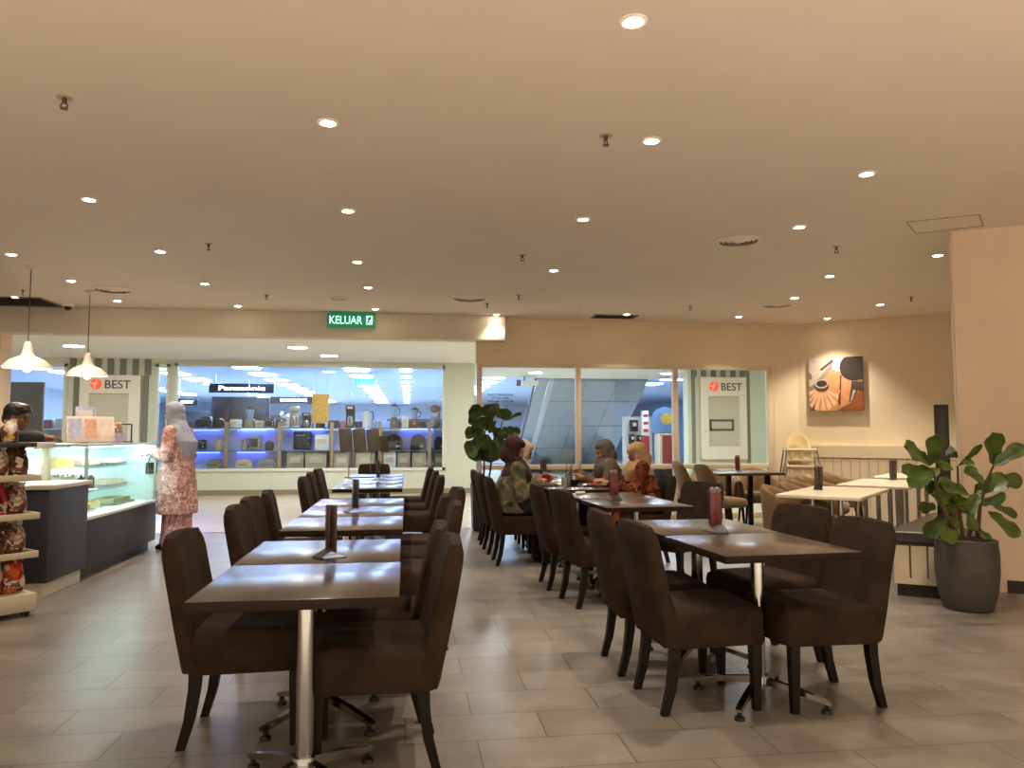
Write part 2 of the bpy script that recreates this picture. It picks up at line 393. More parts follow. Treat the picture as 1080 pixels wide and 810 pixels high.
# square return vents
def vent(p, w, d, lab):
    t = thing('return_vent', lab, 'air vent', (p[0], p[1], 3.0), 0)
    mb = MB(); mb.box((0, 0, -0.002), (w, d, 0.004)); mb.build('backing', mat('vent_black', '#3a332c', 0.8), t)
    mb = MB()
    for s in (-1, 1): mb.box((s * w / 2, 0, -0.006), (0.03, d + 0.03, 0.012)); mb.box((0, s * d / 2, -0.006), (w + 0.03, 0.03, 0.012))
    mb.build('frame', mat('vent_frame', '#8a7d6c', 0.6), t)
    mb = MB()
    for k in range(int(d / 0.06)): mb.box((0, -d / 2 + 0.05 + k * 0.06, -0.008), (w - 0.03, 0.022, 0.003), rot=Euler((0.5, 0, 0)))
    mb.build('slats', mat('vent_slat', '#564b40', 0.6), t)
p = atz(18, 319, 3.0); vent((p.x - 0.15, p.y - 0.05), 1.25, 0.8, 'large dark square return vent at the left edge of the ceiling')
p = atz(641, 337.5, 3.0); vent((p.x, 10.85), 0.62, 0.30, 'dark square return vent against the header in the middle')
# access hatch and hairline
mb = MB()
h = [atz(956, 234, 3.0), atz(1033, 226, 3.0), atz(1037, 238, 3.0), atz(966, 246, 3.0)]
for a, b in zip(h, h[1:] + h[:1]): mb.tube([(a.x, a.y, 2.999), (b.x, b.y, 2.999)], 0.004, 6)
struct(mb, 'trim_access_hatch', mat('hatch_gap', '#8f7d66', 0.8))
# CCTV dome
p = atz(72, 320, 3.0); t = thing('security_camera', 'small dark dome security camera on the ceiling by the pendants', 'security camera', (p.x, p.y, 3.0))
mb = MB(); mb.lathe([(0.07, 0), (0.07, -0.03), (0.055, -0.045)], seg=20); mb.build('housing', M_WHITE, t)
mb = MB(); mb.ball((0, 0, -0.045), (0.048, 0.048, 0.05)); mb.build('dome', mat('dome_dark', '#17161a', 0.1), t)
# exit sign
p0 = aty(345, 344.5, 10.93); p1 = aty(396, 330, 10.93)
t = thing('exit_sign', 'green lit exit sign reading KELUAR on the beam', 'exit sign', ((p0.x + p1.x) / 2, 10.95, (p0.z + min(p1.z, 2.98)) / 2))
w, hh = p1.x - p0.x, min(p1.z, 2.98) - p0.z
mb = MB(); mb.box((0, 0, 0), (w, 0.07, hh), bev=0.008); mb.build('sign_box', mat('exit_green', '#0f6b45', 0.4, emit='#0f7a4c', estr=0.3), t)
mb = MB(); mb.text('KELUAR', hh * 0.80, (-w / 2 + 0.025, -0.037, -hh * 0.28), (1, 0, 0), (0, 0, 1), 0.0, width=w * 0.68); mb.build('lettering', glow('exit_letters', '#b9ffe0', 0.85), t)
mb = MB(); a = w * 0.31; mb.box((a + w * 0.065, -0.0365, 0), (w * 0.13, 0.003, hh * 0.62)); mb.build('pictogram_panel', glow('exit_letters', '#b9ffe0', 0.85), t)
mb = MB(); mb.ball((a + w * 0.075, -0.0385, hh * 0.17), (0.016, 0.003, 0.016))
for q in ([(0.02, .12), (0.09, .02)], [(0.06, .08), (0.035, -.08)], [(.04, -.06), (.09, -.2)], [(.05, -.05), (.015, -.22)], [(.03, .1), (.1, .1)]):
    mb.tube([(a + w * x, -0.0385, hh * z) for x, z in q], 0.008, 6)
mb.build('running_figure', mat('exit_dark', '#0b3d2a', 0.5), t)
# pendant lamps over the counter
M_ENAMEL = mat('cream_enamel', '#cfc7ba', 0.35)
def pendant(pc, ys, lab):
    p = atz(pc[0], pc[1], 3.0); base = aty(pc[0], ys, p.y).z
    t = thing('pendant_lamp', lab, 'pendant lamp', (p.x, p.y, 3.0), 0, 'enamel pendant lamps over the counter'); zb = base - 3.0
    mb = MB(); mb.lathe([(0.001, 0), (0.06, 0), (0.055, -0.018), (0.03, -0.035), (0.008, -0.045)], seg=24, caps=False); mb.build('canopy', M_ENAMEL, t)
    mb = MB(); mb.tube([(0, 0, -0.04), (0, 0, zb + 0.26)], 0.005, 8); mb.build('cord', mat('pendant_cord', '#4a3f36', 0.7), t)
    pr = [(0.228, 0), (0.222, 0.012), (0.19, 0.05), (0.15, 0.085), (0.10, 0.108), (0.068, 0.122), (0.052, 0.15), (0.042, 0.20), (0.036, 0.25), (0.012, 0.27)]
    mb = MB(); mb.lathe([(r, zb + z) for r, z in pr] + [(max(r - 0.004, 0.004), zb + z - 0.003) for r, z in pr[::-1]], seg=36, caps=False)
    mb.build('lamp_shade', M_ENAMEL, t)
    mb = MB(); mb.lathe([(0.02, zb + 0.10), (0.02, zb + 0.05)], seg=14); mb.build('socket', M_WHITE, t)
    mb = MB(); mb.ball((0, 0, zb + 0.005), (0.042, 0.042, 0.05)); mb.build('bulb', glow('pendant_bulb', '#ffdca0', 9), t)
    lamp('POINT', 'pendant_light', (p.x, p.y, base - 0.06), 5, WARM, 0.04)
pendant((33, 280), 388, 'cream enamel pendant lamp above the staff at the counter')
pendant((95, 307), 396, 'cream enamel pendant lamp hanging nearer the shop window door panel')
# ------------------------------------------------------------------ dining chairs
M_FAB = mat('brown_slipcover', '#31241b', 0.95, var=0.3, scale=7, bump=0.9, bscale=10, spec=0.15)
M_LEG = mat('dark_wood_leg', '#130c09', 0.5, spec=0.25, var=0.2, scale=20)
def soft_block(mb, c, size, bev, cuts=5, dent=0.0, amp=0.004, seed=0):
    """a rounded upholstered block with slight sagging"""
    vs = mb.box(c, size, bev=bev, seg=3)
    return vs
def dining_chair_proto():
    # local frame: sitter faces +Y, base centre at origin
    t = thing('dining_chair', 'x', 'chair', (0, 0, 0))
    rnd = random.Random(3)
    mb = MB()
    N = 22; rings = []
    # seat: superellipse rings from skirt hem up to the cushion top, then in to the middle
    def ring(w, d, z, cy=0.0, e=0.22, crown=0.0):
        out = []
        for k in range(40):
            a = 2 * PI * k / 40; ca, sa = math.cos(a), math.sin(a)
            x = w * math.copysign(abs(ca) ** e, ca); y = cy + d * math.copysign(abs(sa) ** e, sa)
            zz = z + crown * (1 - (x / w) ** 2 * 0.5 - ((y - cy) / d) ** 2 * 0.5) + (0.003 * math.sin(7 * a + z * 40) if w > .2 else 0)
            out.append(Vector((x, y, zz)))
        return out
    rings = [ring(0.205, 0.225, 0.315), ring(0.228, 0.25, 0.305), ring(0.234, 0.256, 0.32), ring(0.229, 0.251, 0.38), ring(0.231, 0.252, 0.435), ring(0.224, 0.245, 0.463), ring(0.205, 0.226, 0.476),
             ring(0.175, 0.193, 0.478), ring(0.135, 0.149, 0.475), ring(0.09, 0.10, 0.470), ring(0.045, 0.05, 0.467), ring(0.004, 0.004, 0.466)]
    mb.loft(rings); mb.build('seat', M_FAB, t, 60)
    mb = MB(); rings = []
    for i in range(14):
        s = i / 13; z = 0.33 + s * 0.52
        yc = -0.200 - 0.110 * s ** 1.2 - 0.012 * math.sin(s * PI); th = 0.052 - 0.012 * s; w = 0.228 - 0.006 * s + 0.004 * math.sin(9 * s)
        if i == 13: th *= 0.55; w -= 0.022
        if i == 12: th *= 0.92; w -= 0.006; z -= 0.004
        pts = []
        for k in range(28):
            a = 2 * PI * k / 28; ca, sa = math.cos(a), math.sin(a)
            x = w * math.copysign(abs(ca) ** 0.25, ca)
            bow = -0.018 * (1 - (x / w) ** 2)
            pts.append(Vector((x, yc + bow + th * math.copysign(abs(sa) ** 0.5, sa), z + (0.010 * (1 - (x / w) ** 2) if i >= 12 else 0))))
        rings.append(pts)
    mb.loft(rings); mb.build('backrest', M_FAB, t, 60)
    def leg(x, pts):
        mb = MB(); rings = []
        for (y, z, hw) in pts: rings.append([Vector((x + sx * hw, y + sy * hw, z)) for sx, sy in ((-1, -1), (1, -1), (1, 1), (-1, 1))])
        mb.loft(rings); return mb.build('leg', M_LEG, t)
    for s in (-1, 1):
        leg(s * 0.19, [(0.205, 0.36, 0.023), (0.205, 0.20, 0.021), (0.205, 0.0, 0.016)])
        leg(s * 0.19, [(-0.19, 0.36, 0.024), (-0.195, 0.24, 0.022), (-0.212, 0.12, 0.020), (-0.245, 0.0, 0.017)])
    return t
chair0 = dining_chair_proto(); _cu = [False]
def chair(x, y, deg, label, group):
    """deg: 0 faces +Y, -90 faces +X, 90 faces -X; x,y = seat centre"""
    o = chair0 if not _cu[0] else dup(chair0)
    _cu[0] = True
    o.location = (x, y, 0); o.rotation_euler = (0, 0, math.radians(deg)); tag(o, label, 'chair', group)
    return o
GL, GM, GF, GR, GC, GP = ('chairs at the nearest left tables', 'chairs at the middle left tables', 'chairs at the far left tables', 'chairs at the nearest right tables', 'chairs at the middle right tables', "chairs at the diners' table")
chair(-0.66, 3.56, -90, 'brown slipcovered dining chair alone on the left side of the nearest left table', GL)
chair(-0.13, 3.22, 92, 'nearest brown slipcovered dining chair, big at the right of the nearest left table', GL)
chair(-0.16, 3.74, 88, 'brown slipcovered chair right behind the nearest one, by the nearest left table', GL)
for x, y, d, l in ((-0.70, 4.80, -88, 'first of the three chairs left of the middle left tables'), (-0.74, 5.42, -92, 'second of the three chairs left of the middle left tables'), (-0.73, 6.05, -85, 'third and farthest of the chairs left of the middle left tables'),
                   (-0.01, 4.88, 90, 'first chair right of the middle left tables, nearest the camera'), (-0.05, 5.50, 88, 'second chair right of the middle left tables'), (0.09, 6.15, 96, 'chair pulled out behind two others, right of the middle left tables')):
    chair(x, y, d, l, GM)
for x, y, d, l in ((-0.72, 7.95, -90, 'first of the three dark chairs left of the far left tables'), (-0.76, 8.85, -88, 'second of the three dark chairs left of the far left tables'), (-0.78, 9.75, -93, 'third dark chair left of the far left tables'),
                   (0.03, 8.05, 90, 'first dark chair right of the far left tables'), (0.01, 9.05, 90, 'second dark chair right of the far left tables'), (-0.02, 10.0, 90, 'third dark chair right of the far left tables')):
    chair(x, y, d, l, GF)
chair(-0.47, 10.92, 180, 'chair at the head of the far left tables, under the menu stand', GF)
chair(1.41, 3.67, -88, 'big brown slipcovered chair on the left of the nearest right table, nearer one', GR)
chair(1.38, 4.24, -91, 'brown slipcovered chair on the left of the nearest right table, farther one', GR)
chair(1.97, 3.62, 93, 'brown slipcovered chair on the right of the nearest right table, facing it', GR)
chair(2.04, 4.28, 104, 'brown slipcovered chair behind the right end of the nearest right table', GR)
chair(1.47, 5.85, -82, 'brown chair left of the middle right table, nearer one', GC)
chair(1.40, 6.5, -90, 'brown chair left of the middle right table, farther one with a leaning back', GC)
chair(2.33, 6.45, 118, 'brown chair turned aside right of the middle right table', GC)

# ------------------------------------------------------------------ tables
M_TOP = mat('dark_veneer_top', '#493b32', 0.24, var=0.12, scale=6, spec=0.6, stretch=(1, 6, 1))
M_EDGE = mat('table_edge', '#24150f', 0.6, spec=0.15)
M_WTOP = mat('white_laminate', '#e6dcc6', 0.25)
def bistro_table(name, label, cat, loc, rz, w, d, top, group, h=0.75, column='chrome'):
    t = thing(name, label, cat, loc, rz, group)
    mb = MB(); mb.box((0, 0, h - 0.0175), (w - 0.006, d - 0.006, 0.035), bev=0.004)
    for f in mb.bm.faces:
        f.normal_update(); f.material_index = 0 if f.normal.z > .9 else 1
    mb.build('tabletop', [top, M_EDGE], t)
    cm = M_CHROME
    mb = MB(); mb.cyl((0, 0, 0.09), (0, 0, h - 0.05), 0.032, 0.032, 20); mb.build('column', cm, t)
    mb = MB(); mb.box((0, 0, h - 0.042), (0.36, 0.36, 0.012), rz=PI / 4, bev=0.003); mb.build('mounting_plate', M_BLACK, t)
    mb = MB(); mb.lathe([(0.001, 0.125), (0.04, 0.125), (0.045, 0.115), (0.045, 0.075), (0.001, 0.075)], seg=20); mb.build('hub', cm, t)
    for k in range(4):
        a = PI / 4 + k * PI / 2; R = 0.33; c, s = math.cos(a), math.sin(a)
        mb = MB(); rr = []
        for r, z, hh, ww in ((0.03, 0.10, 0.016, 0.016), (0.18, 0.078, 0.014, 0.015), (R - 0.02, 0.050, 0.010, 0.014), (R, 0.046, 0.006, 0.012)):
            p = Vector((c * r, s * r, z)); n = Vector((-s, c, 0))
            rr.append([p + n * ww + Vector((0, 0, hh)), p - n * ww + Vector((0, 0, hh)), p - n * ww - Vector((0, 0, hh)), p + n * ww - Vector((0, 0, hh))])
        mb.loft(rr); arm = mb.build('base_leg', cm, t)
        mb = MB(); p = (c * (R - 0.025), s * (R - 0.025)); mb.lathe([(0.012, 0.042), (0.010, 0.022), (0.022, 0.016), (0.024, 0.0)], c=(p[0], p[1], 0), seg=12); mb.build('foot', M_BLACK, arm)
    return t
tb0 = None
def dark_table(x, y, rz, label, group):
    global tb0
    if tb0 is None: tb0 = bistro_table('dining_table', label, 'table', (0, 0, 0), 0, 0.68, 0.70, M_TOP, group); o = tb0
    else: o = dup(tb0)
    o.location = (x, y, 0); o.rotation_euler = (0, 0, rz); tag(o, label, 'table', group); return o
T1 = 'nearest left tables pushed together'; T2 = 'middle left tables pushed together'; T3 = 'far left tables pushed together'; T4 = 'nearest right tables pushed together'; T5 = 'middle right tables pushed together'; T6 = "diners' tables pushed together"
dark_table(-0.36, 2.93, 0, 'dark bistro table nearest the camera on the left, chrome column in view', T1)
dark_table(-0.365, 3.64, 0, 'dark bistro table behind the nearest left one, holding the slim menu stand', T1)
for k, l in enumerate(('nearest dark table of the middle left row', 'dark table in the middle of the middle left row, under its menu stand', 'farthest dark table of the middle left row')): dark_table(-0.36, 4.74 + 0.71 * k, 0, l, T2)
for k, l in enumerate(('nearest dark table of the far left row', 'second dark table of the far left row', 'dark table carrying the wide menu stand, far left row', 'last dark table of the far left row by the shop front')): dark_table(-0.385, 7.99 + 0.71 * k, 0, l, T3)
dark_table(1.69, 3.60, 0.06, 'dark bistro table nearest on the right, bare corner pointing at the camera', T4)
dark_table(1.66, 4.31, 0.03, 'dark bistro table behind the nearest right one, with red menu stand', T4)
dark_table(1.75, 5.82, 0.04, 'dark table before the diners, with a red menu stand, nearer one', T5)
dark_table(1.73, 6.53, 0.04, 'dark table touching the table of the diners', T5)
dark_table(1.68, 7.60, 0.02, "nearest dark table of the diners, between maroon and cream headscarves", T6)
dark_table(1.68, 8.31, 0.02, "middle dark table of the diners, full of plates and glasses", T6)
dark_table(1.68, 9.02, 0.02, "farthest dark table of the diners, by the glazed front", T6)

# white tables in the corner
EX = Vector((0.73, -0.68, 0)); EY = Vector((0.68, 0.73, 0)); RW = math.atan2(EX.y, EX.x)
def white_table(c, label):
    t = thing('cafe_table', label, 'table', (c[0], c[1], 0), RW, 'white tables in the bright corner')
    mb = MB(); mb.box((0, 0, 0.735), (0.70, 1.36, 0.03), bev=0.004); mb.build('tabletop', M_WTOP, t)
    for s in (-1, 1):
        for q in (-1, 1):
            mb = MB(); mb.cyl((q * 0.12, s * 0.36, 0.05), (q * 0.12, s * 0.36, 0.72), 0.024, 0.024, 14); mb.build('column', M_STEEL, t)
        mb = MB(); mb.box((0, s * 0.36, 0.04), (0.56, 0.05, 0.024), bev=0.006); mb.box((0, s * 0.36, 0.04), (0.05, 0.34, 0.022), bev=0.006); b = mb.build('base', M_STEEL, t)
        mb = MB()
        for a, c2 in ((-0.26, 0), (0.26, 0), (0, -0.15), (0, 0.15)): mb.cyl((a, s * 0.36 + c2, 0), (a, s * 0.36 + c2, 0.03), 0.018, 0.014, 10)
        mb.build('feet', M_BLACK, b)
    return t
white_table((3.96, 6.76), 'white laminate table nearest in the bright corner, whole top in view')
white_table((5.20, 7.90), 'white laminate table second in the corner row, behind the nearest white one')
white_table((6.45, 9.20), 'white laminate table farthest in the corner row, half hidden by fig leaves')

# brown fabric armchairs
M_TUB = mat('tan_upholstery', '#7c6240', 0.9, var=0.15, scale=10, bump=0.2, bscale=40, spec=0.2, sheen=0.2)
M_TUB2 = mat('tan_upholstery_shade', '#85694a', 0.9, var=0.15, scale=10, bump=0.2, bscale=40, spec=0.2, sheen=0.2)
def tub_proto(high=False):
    t = thing('armchair', 'x', 'armchair', (0, 0, 0))
    mb = MB(); mb.box((0, 0.03, 0.375), (0.46, 0.48, 0.15), bev=0.05, seg=3); mb.build('seat', M_TUB, t, 60)
    # curved shell open to +Y
    mb = MB(); rings = []; n = 19
    for i in range(n):
        a = PI * (1.08 - 1.16 * i / (n - 1)) ; a = PI + (PI * (i / (n - 1) - 0.0)); ca, sa = math.cos(a), math.sin(a)
        back = max(0, -sa); top = (0.62 + (0.26 if high else 0.17) * back ** 1.2); R0x, R0y = 0.27, 0.27
        def P(r, z, lean): return Vector(((r + lean) * ca, (r + lean) * sa * 1.0 + (0.22 * (1 - back) * 0.0) + 0.0, z))
        ox = 0.22 * (1 - back) ** 2
        prof = [(0.245, 0.32, 0), (0.30, 0.32, 0), (0.305, 0.5, 0.005), (0.30, top - 0.03, 0.03), (0.28, top, 0.03), (0.25, top - 0.01, 0.03), (0.235, top - 0.05, 0.02), (0.235, 0.42, 0.0)]
        rings.append([P(*p) + Vector((0, ox, 0)) for p in prof])
    mb.loft(rings); mb.build('shell', M_TUB, t, 50)
    for sx in (-1, 1):
        for sy in (-1, 1):
            mb = MB(); mb.tube([(sx * 0.19, sy * 0.18, 0.33), (sx * 0.215, sy * 0.21, 0.0)], [0.02, 0.013], 10); mb.build('leg', M_LEG, t)
    return t
def scoop_proto():
    """side chair with a tall curved back"""
    t = thing('upholstered_chair', 'x', 'chair', (0, 0, 0))
    mb = MB(); mb.box((0, 0.02, 0.41), (0.46, 0.46, 0.12), bev=0.045, seg=3); mb.build('seat', M_TUB, t, 60)
    mb = MB(); rings = []
    for i in range(14):
        s = i / 13; z = 0.38 + 0.52 * s; w = 0.235 - 0.035 * s; y = -0.19 - 0.10 * s
        if i == 13: w *= 0.86
        th = 0.03 if i < 13 else 0.012; pts = []
        for k in range(24):
            a = 2 * PI * k / 24; ca, sa = math.cos(a), math.sin(a); x = w * math.copysign(abs(ca) ** 0.4, ca)
            wrap = 0.13 * (1 - s) * (abs(x) / w) ** 3
            pts.append(Vector((x, y + th * sa + wrap, z - (0.035 * (abs(x) / w) ** 4 if i > 11 else 0))))
        rings.append(pts)
    mb.loft(rings); mb.build('backrest', M_TUB, t, 60)
    for sx in (-1, 1):
        for sy in (-1, 1):
            mb = MB(); mb.tube([(sx * 0.19, sy * 0.18, 0.37), (sx * 0.20, sy * 0.215, 0.0)], [0.02, 0.013], 10); mb.build('leg', M_LEG, t)
    return t
tub0 = tub_proto(); _tu = [False]
GA = 'tan armchairs in the bright corner'
def tub(x, y, deg, label):
    o = tub0 if not _tu[0] else dup(tub0)
    _tu[0] = True
    o.location = (x, y, 0); o.rotation_euler = (0, 0, math.radians(deg)); tag(o, label, 'armchair', GA); return o
DR = math.degrees(RW)
tub(3.70, 7.01, DR - 90, 'tan armchair nearest on the left side of the first white table')
tub(4.11, 7.46, DR - 90, 'tan armchair beside the nearest one, left of the first white table')
tub(4.62, 8.46, DR - 90, 'tan armchair left of the second white table, below the high chairs')
tub(5.10, 8.98, DR - 90, 'tan armchair left of the second white table, farther along')
tub(5.92, 9.90, DR - 88, 'tan armchair left of the farthest white table')
tub(5.72, 7.25, DR + 90, 'tan armchair right of the second white table, behind the fig leaves')
# dark table against the glazed front with its own seats
M_DTOP = mat('dark_oak_top', '#3c2f26', 0.3)
t = thing('dining_table', 'long dark table against the glazed front, with dark square legs', 'table', (4.56, 10.15, 0), 0.03)
mb = MB(); mb.box((0, 0, 0.745), (0.95, 0.68, 0.035), bev=0.004); mb.build('tabletop', M_DTOP, t)
for sx in (-1, 1):
    for sy in (-1, 1):
        mb = MB(); mb.box((sx * 0.28 - 0.02, sy * 0.25, 0.365), (0.06, 0.06, 0.73), bev=0.004); mb.build('leg', M_LEG, t)
sc0 = scoop_proto(); tag(sc0, 'tan upholstered chair with tall curved back, nearer one left of the window table', 'chair', 'tall backed chairs at the window table'); sc0.location = (4.00, 9.50, 0); sc0.rotation_euler = (0, 0, math.radians(-80))
dup(sc0, (4.06, 10.52, 0), math.radians(-86), 'tan upholstered chair with tall curved back, farther one by the mullion')
tub(4.40, 10.78, 178, 'tan armchair behind the window table, back to the glass')
tub(5.03, 10.66, 170, 'tan armchair at the right end of the window table, by the high chairs')

# ------------------------------------------------------------------ menu stands
M_CARD = mat('red_menu_card', '#6b2c2b', 0.35, var=0.45, scale=30); M_CARD2 = mat('dark_menu_card', '#4a3630', 0.35, var=0.4, scale=30)
def menu_stand(loc, rz, label, card=M_CARD, clip=True):
    t = thing('menu_holder', label, 'menu stand', (loc[0], loc[1], 0.75), rz, 'menu stands on the dark tables')
    # bent plate foot, facing -Y
    mb = MB(); mb.loft([[Vector((x, y, z)) for x in (-0.04, 0.04)] + [Vector((x, y + 0.003, z + 0.003)) for x in (0.04, -0.04)] for y, z in ((-0.055, 0.0), (-0.055, 0.006), (0.015, 0.04), (0.02, 0.22))])
    mb.build('holder', mat('holder_metal', '#4e4d4c', 0.35, 0.7), t)
    mb = MB(); mb.box((0, 0.02, 0.002), (0.08, 0.10, 0.004)); mb.build('base_plate', mat('holder_metal', '#4e4d4c', 0.35, 0.7), t)
    for k, (x, y) in enumerate(((-0.019, 0.006), (0.019, 0.02))):
        mb = MB(); mb.box((x, y, 0.125), (0.036, 0.012, 0.20), bev=0.004); mb.build('menu_card', card, t)
        if clip:
            mb = MB(); mb.tube([(x, y - 0.012, 0.225), (x, y + 0.012, 0.230)], 0.014, 14); mb.build('rolled_top', mat('menu_roll', '#8f8580', 0.3, 0.4), t)
    return t
menu_stand((-0.335, 3.42), math.radians(-62), 'slim menu stand on the nearest left table, seen edge on', M_CARD2, False)
menu_stand((-0.36, 5.35), math.radians(-66), 'slim menu stand on the middle left tables', M_CARD2, False)
menu_stand((-0.345, 9.02), math.radians(-70), 'small dark menu card on the far left tables, beside the wide stand', M_CARD2, False)
menu_stand((1.665, 4.02), math.radians(8), 'red menu stand with two rolled tops on the nearest right table')
menu_stand((1.66, 6.08), math.radians(10), 'red menu stand on the dark table in front of the diners')
menu_stand((4.55, 10.2), math.radians(15), 'red menu stand on the dark table by the glazed front')
menu_stand((3.92, 6.98), math.radians(-38), 'menu stand on the nearest white table', M_CARD2, True)
menu_stand((5.62, 8.35), math.radians(-38), 'slim menu stand on the second white table, by the wainscot', M_CARD2, False)
menu_stand((1.60, 9.08), math.radians(-40), "dark menu stand at the far end of the diners' table", M_CARD2, False)
# wide menu stand with three leaves on two rods
p = atz(377, 503, 0.75); t = thing('menu_display', 'wide dark menu display of three panels on two rods, on the far left tables', 'menu stand', (-0.58, 9.62, 0.75), 0.0)
MG = mat('menu_leaf', '#4c4840', 0.4, var=0.2, scale=8)
for k in range(3):
    mb = MB(); mb.box((-0.17 + 0.165 * k, -0.01 * (k % 2), 0.46), (0.155, 0.012, 0.285), rot=Euler((-0.22, -0.10, 0)), bev=0.003); mb.build('menu_panel', MG, t)
mb = MB(); mb.box((0.29, 0.03, 0.41), (0.12, 0.012, 0.2), rot=Euler((-0.2, 0.0, 0.5)), bev=0.003); mb.build('side_panel', mat('menu_leaf_dark', '#4a443c', 0.4), t)
for x in (-0.13, 0.13):
    mb = MB(); mb.cyl((x, 0.02, 0.0), (x, 0.02, 0.5), 0.006, 0.006, 10); mb.build('rod', M_CHROME, t)
mb = MB(); mb.box((0, 0.02, 0.004), (0.36, 0.12, 0.008), bev=0.002); mb.build('base', M_BLACK, t)

# ------------------------------------------------------------------ bench, black board, pot plants
A = Vector((3.84, 5.75, 0)); U = UP; V = VP
def foot(pts): return [((A + U * a + V * b).x, (A + U * a + V * b).y) for a, b in pts]
BP = [(0, 0), (0.62, 0), (0.62, 0.50), (0.47, 0.50), (0.47, 1.75), (0.36, 1.75)]
def inset(pts, d): return [(a + (d if a < 0.3 else 0), b + (d if b < 0.01 else 0)) for a, b in pts]
t = thing('bench', 'low white boarded bench with black seat before the pillar wall', 'bench', (0, 0, 0))
mb = MB(); mb.prism(foot(inset(BP, 0.03)), 0.0, 0.10); mb.build('plinth', mat('bench_plinth', '#2a211b', 0.6), t)
mb = MB(); mb.prism(foot(inset(BP, 0.012)), 0.10, 0.42); mb.build('carcass', mat('bench_gap_shade', '#6f6350', 0.8), t)  # coloured dark so the gaps between the boards look shaded
mb = MB()
for k in range(5):
    a0 = 0.012 + 0.122 * k; q = [A + U * a + V * b for a, b in ((a0, -0.004), (a0 + 0.108, -0.004), (a0 + 0.108, 0.014), (a0, 0.014))]
    mb.prism([(v.x, v.y) for v in q], 0.145, 0.40)
q = [A + U * a + V * b for a, b in ((0.012, -0.004), (0.62, -0.004), (0.62, 0.014), (0.012, 0.014))]; mb.prism([(v.x, v.y) for v in q], 0.10, 0.145)
mb.build('boarding', mat('bench_boards', '#d9cbb0', 0.6, var=0.06, scale=5), t)
mb = MB(); mb.prism(foot([(-0.02, -0.02), (0.62, -0.02), (0.62, 0.50), (0.47, 0.50), (0.47, 1.77), (0.34, 1.77)]), 0.43, 0.505); mb.build('seat', mat('bench_vinyl', '#2e2722', 0.3), t)
mb = MB(); pts = [A + U * a + V * b + Vector((0, 0, 0.505)) for a, b in ((0.62, -0.022), (-0.022, -0.022), (0.338, 1.77))]; mb.tube(pts, 0.006, 8); mb.build('edge_trim', M_STEEL, t)
p = A + U * 0.40 + V * 0.66
t = thing('board', 'tall narrow black board standing on the bench by the pillar edge', 'board', (p.x, p.y, 0.505), math.atan2(U.y, U.x))
mb = MB(); mb.box((0, 0, 0.515), (0.11, 0.05, 1.03), bev=0.005); mb.build('panel', mat('board_black', '#1c1613', 0.5), t)
mb = MB(); mb.box((0, -0.028, 0.515), (0.07, 0.008, 0.95), bev=0.003); mb.build('front_inlay', mat('board_inlay', '#241c17', 0.35), t)

M_LEAF = mat('fig_leaf', '#44581f', 0.35, var=0.45, scale=14, spec=0.5); M_STEM = mat('fig_stem', '#4b3a26', 0.8, var=0.2)
def leaf(mb, base, tip, width, nrm, curl=0.08):
    """fiddle shaped leaf with a folded midrib, from base to tip"""
    base, tip = Vector(base), Vector(tip); d = tip - base; L = d.length; d.normalize(); n = Vector(nrm); n = (n - d * n.dot(d)).normalized(); s = d.cross(n)
    prof = [(0, .02), (.06, .10), (.16, .27), (.28, .34), (.40, .31), (.52, .36), (.66, .48), (.80, .50), (.91, .40), (.97, .2), (1.0, .02)]
    top = []; ri = 0
    for i, (a, w) in enumerate(prof):
        row = []
        for k in range(7):
            q = (k - 3) / 3; wav = 0.012 * math.sin(a * 17 + q * 3)
            row.append(base + d * (a * L) + s * (q * w * width) + n * (0.10 * width * abs(q) ** 1.5 * (1 if a > .1 else a * 10) - curl * L * a * a + wav * width * 3 * abs(q)))
        top.append(row)
    rows = [[mb.bm.verts.new(p) for p in r] for r in top]; rows2 = [[mb.bm.verts.new(p - n * 0.0025) for p in r] for r in top]
    for R, flip in ((rows, 0), (rows2, 1)):
        for a, b in zip(R, R[1:]):
            for k in range(6):
                f = (a[k], a[k + 1], b[k + 1], b[k]); mb.bm.faces.new(f[::-1] if flip else f)
    for a, b, c, e in zip(rows, rows[1:], rows2, rows2[1:]):
        mb.bm.faces.new((a[0], b[0], e[0], c[0])); mb.bm.faces.new((a[6], c[6], e[6], b[6]))
    mb._mark([v for r in rows + rows2 for v in r])
def fig(name, label, potc, dist, leaves, stems, pot_fn, leafw=1.0, seed=1):
    rnd = random.Random(seed); t = thing(name, label, 'plant', (potc[0], potc[1], 0)); o = Vector((potc[0], potc[1], 0)); pot_fn(t)
    def P(px, py, off=0.0): return aty(px, py, dist + off) - o
    mb = MB()
    for pts in stems:
        q = [P(x, y, d) for x, y, d in pts]; mb.tube(q, [0.016 - 0.009 * i / (len(q) - 1) for i in range(len(q))], 8)
    mb.build('stem', M_STEM, t)
    mb = MB()
    for bx, by, tx_, ty_, w, d0, d1 in leaves:
        b = P(bx, by, d0); e = P(tx_, ty_, d1); n = Vector((rnd.uniform(-.35, .35), -1.0, rnd.uniform(.1, .9)))
        leaf(mb, b, e, w * 1.15 * dist / F_PX, n, rnd.uniform(0.02, 0.14))
        # leaf stalk back to the nearest stem height
    mb.build('foliage', M_LEAF, t, 60); return t
M_POT = mat('stoneware_pot', '#4a443d', 0.7, var=0.12, scale=12, bump=0.1)
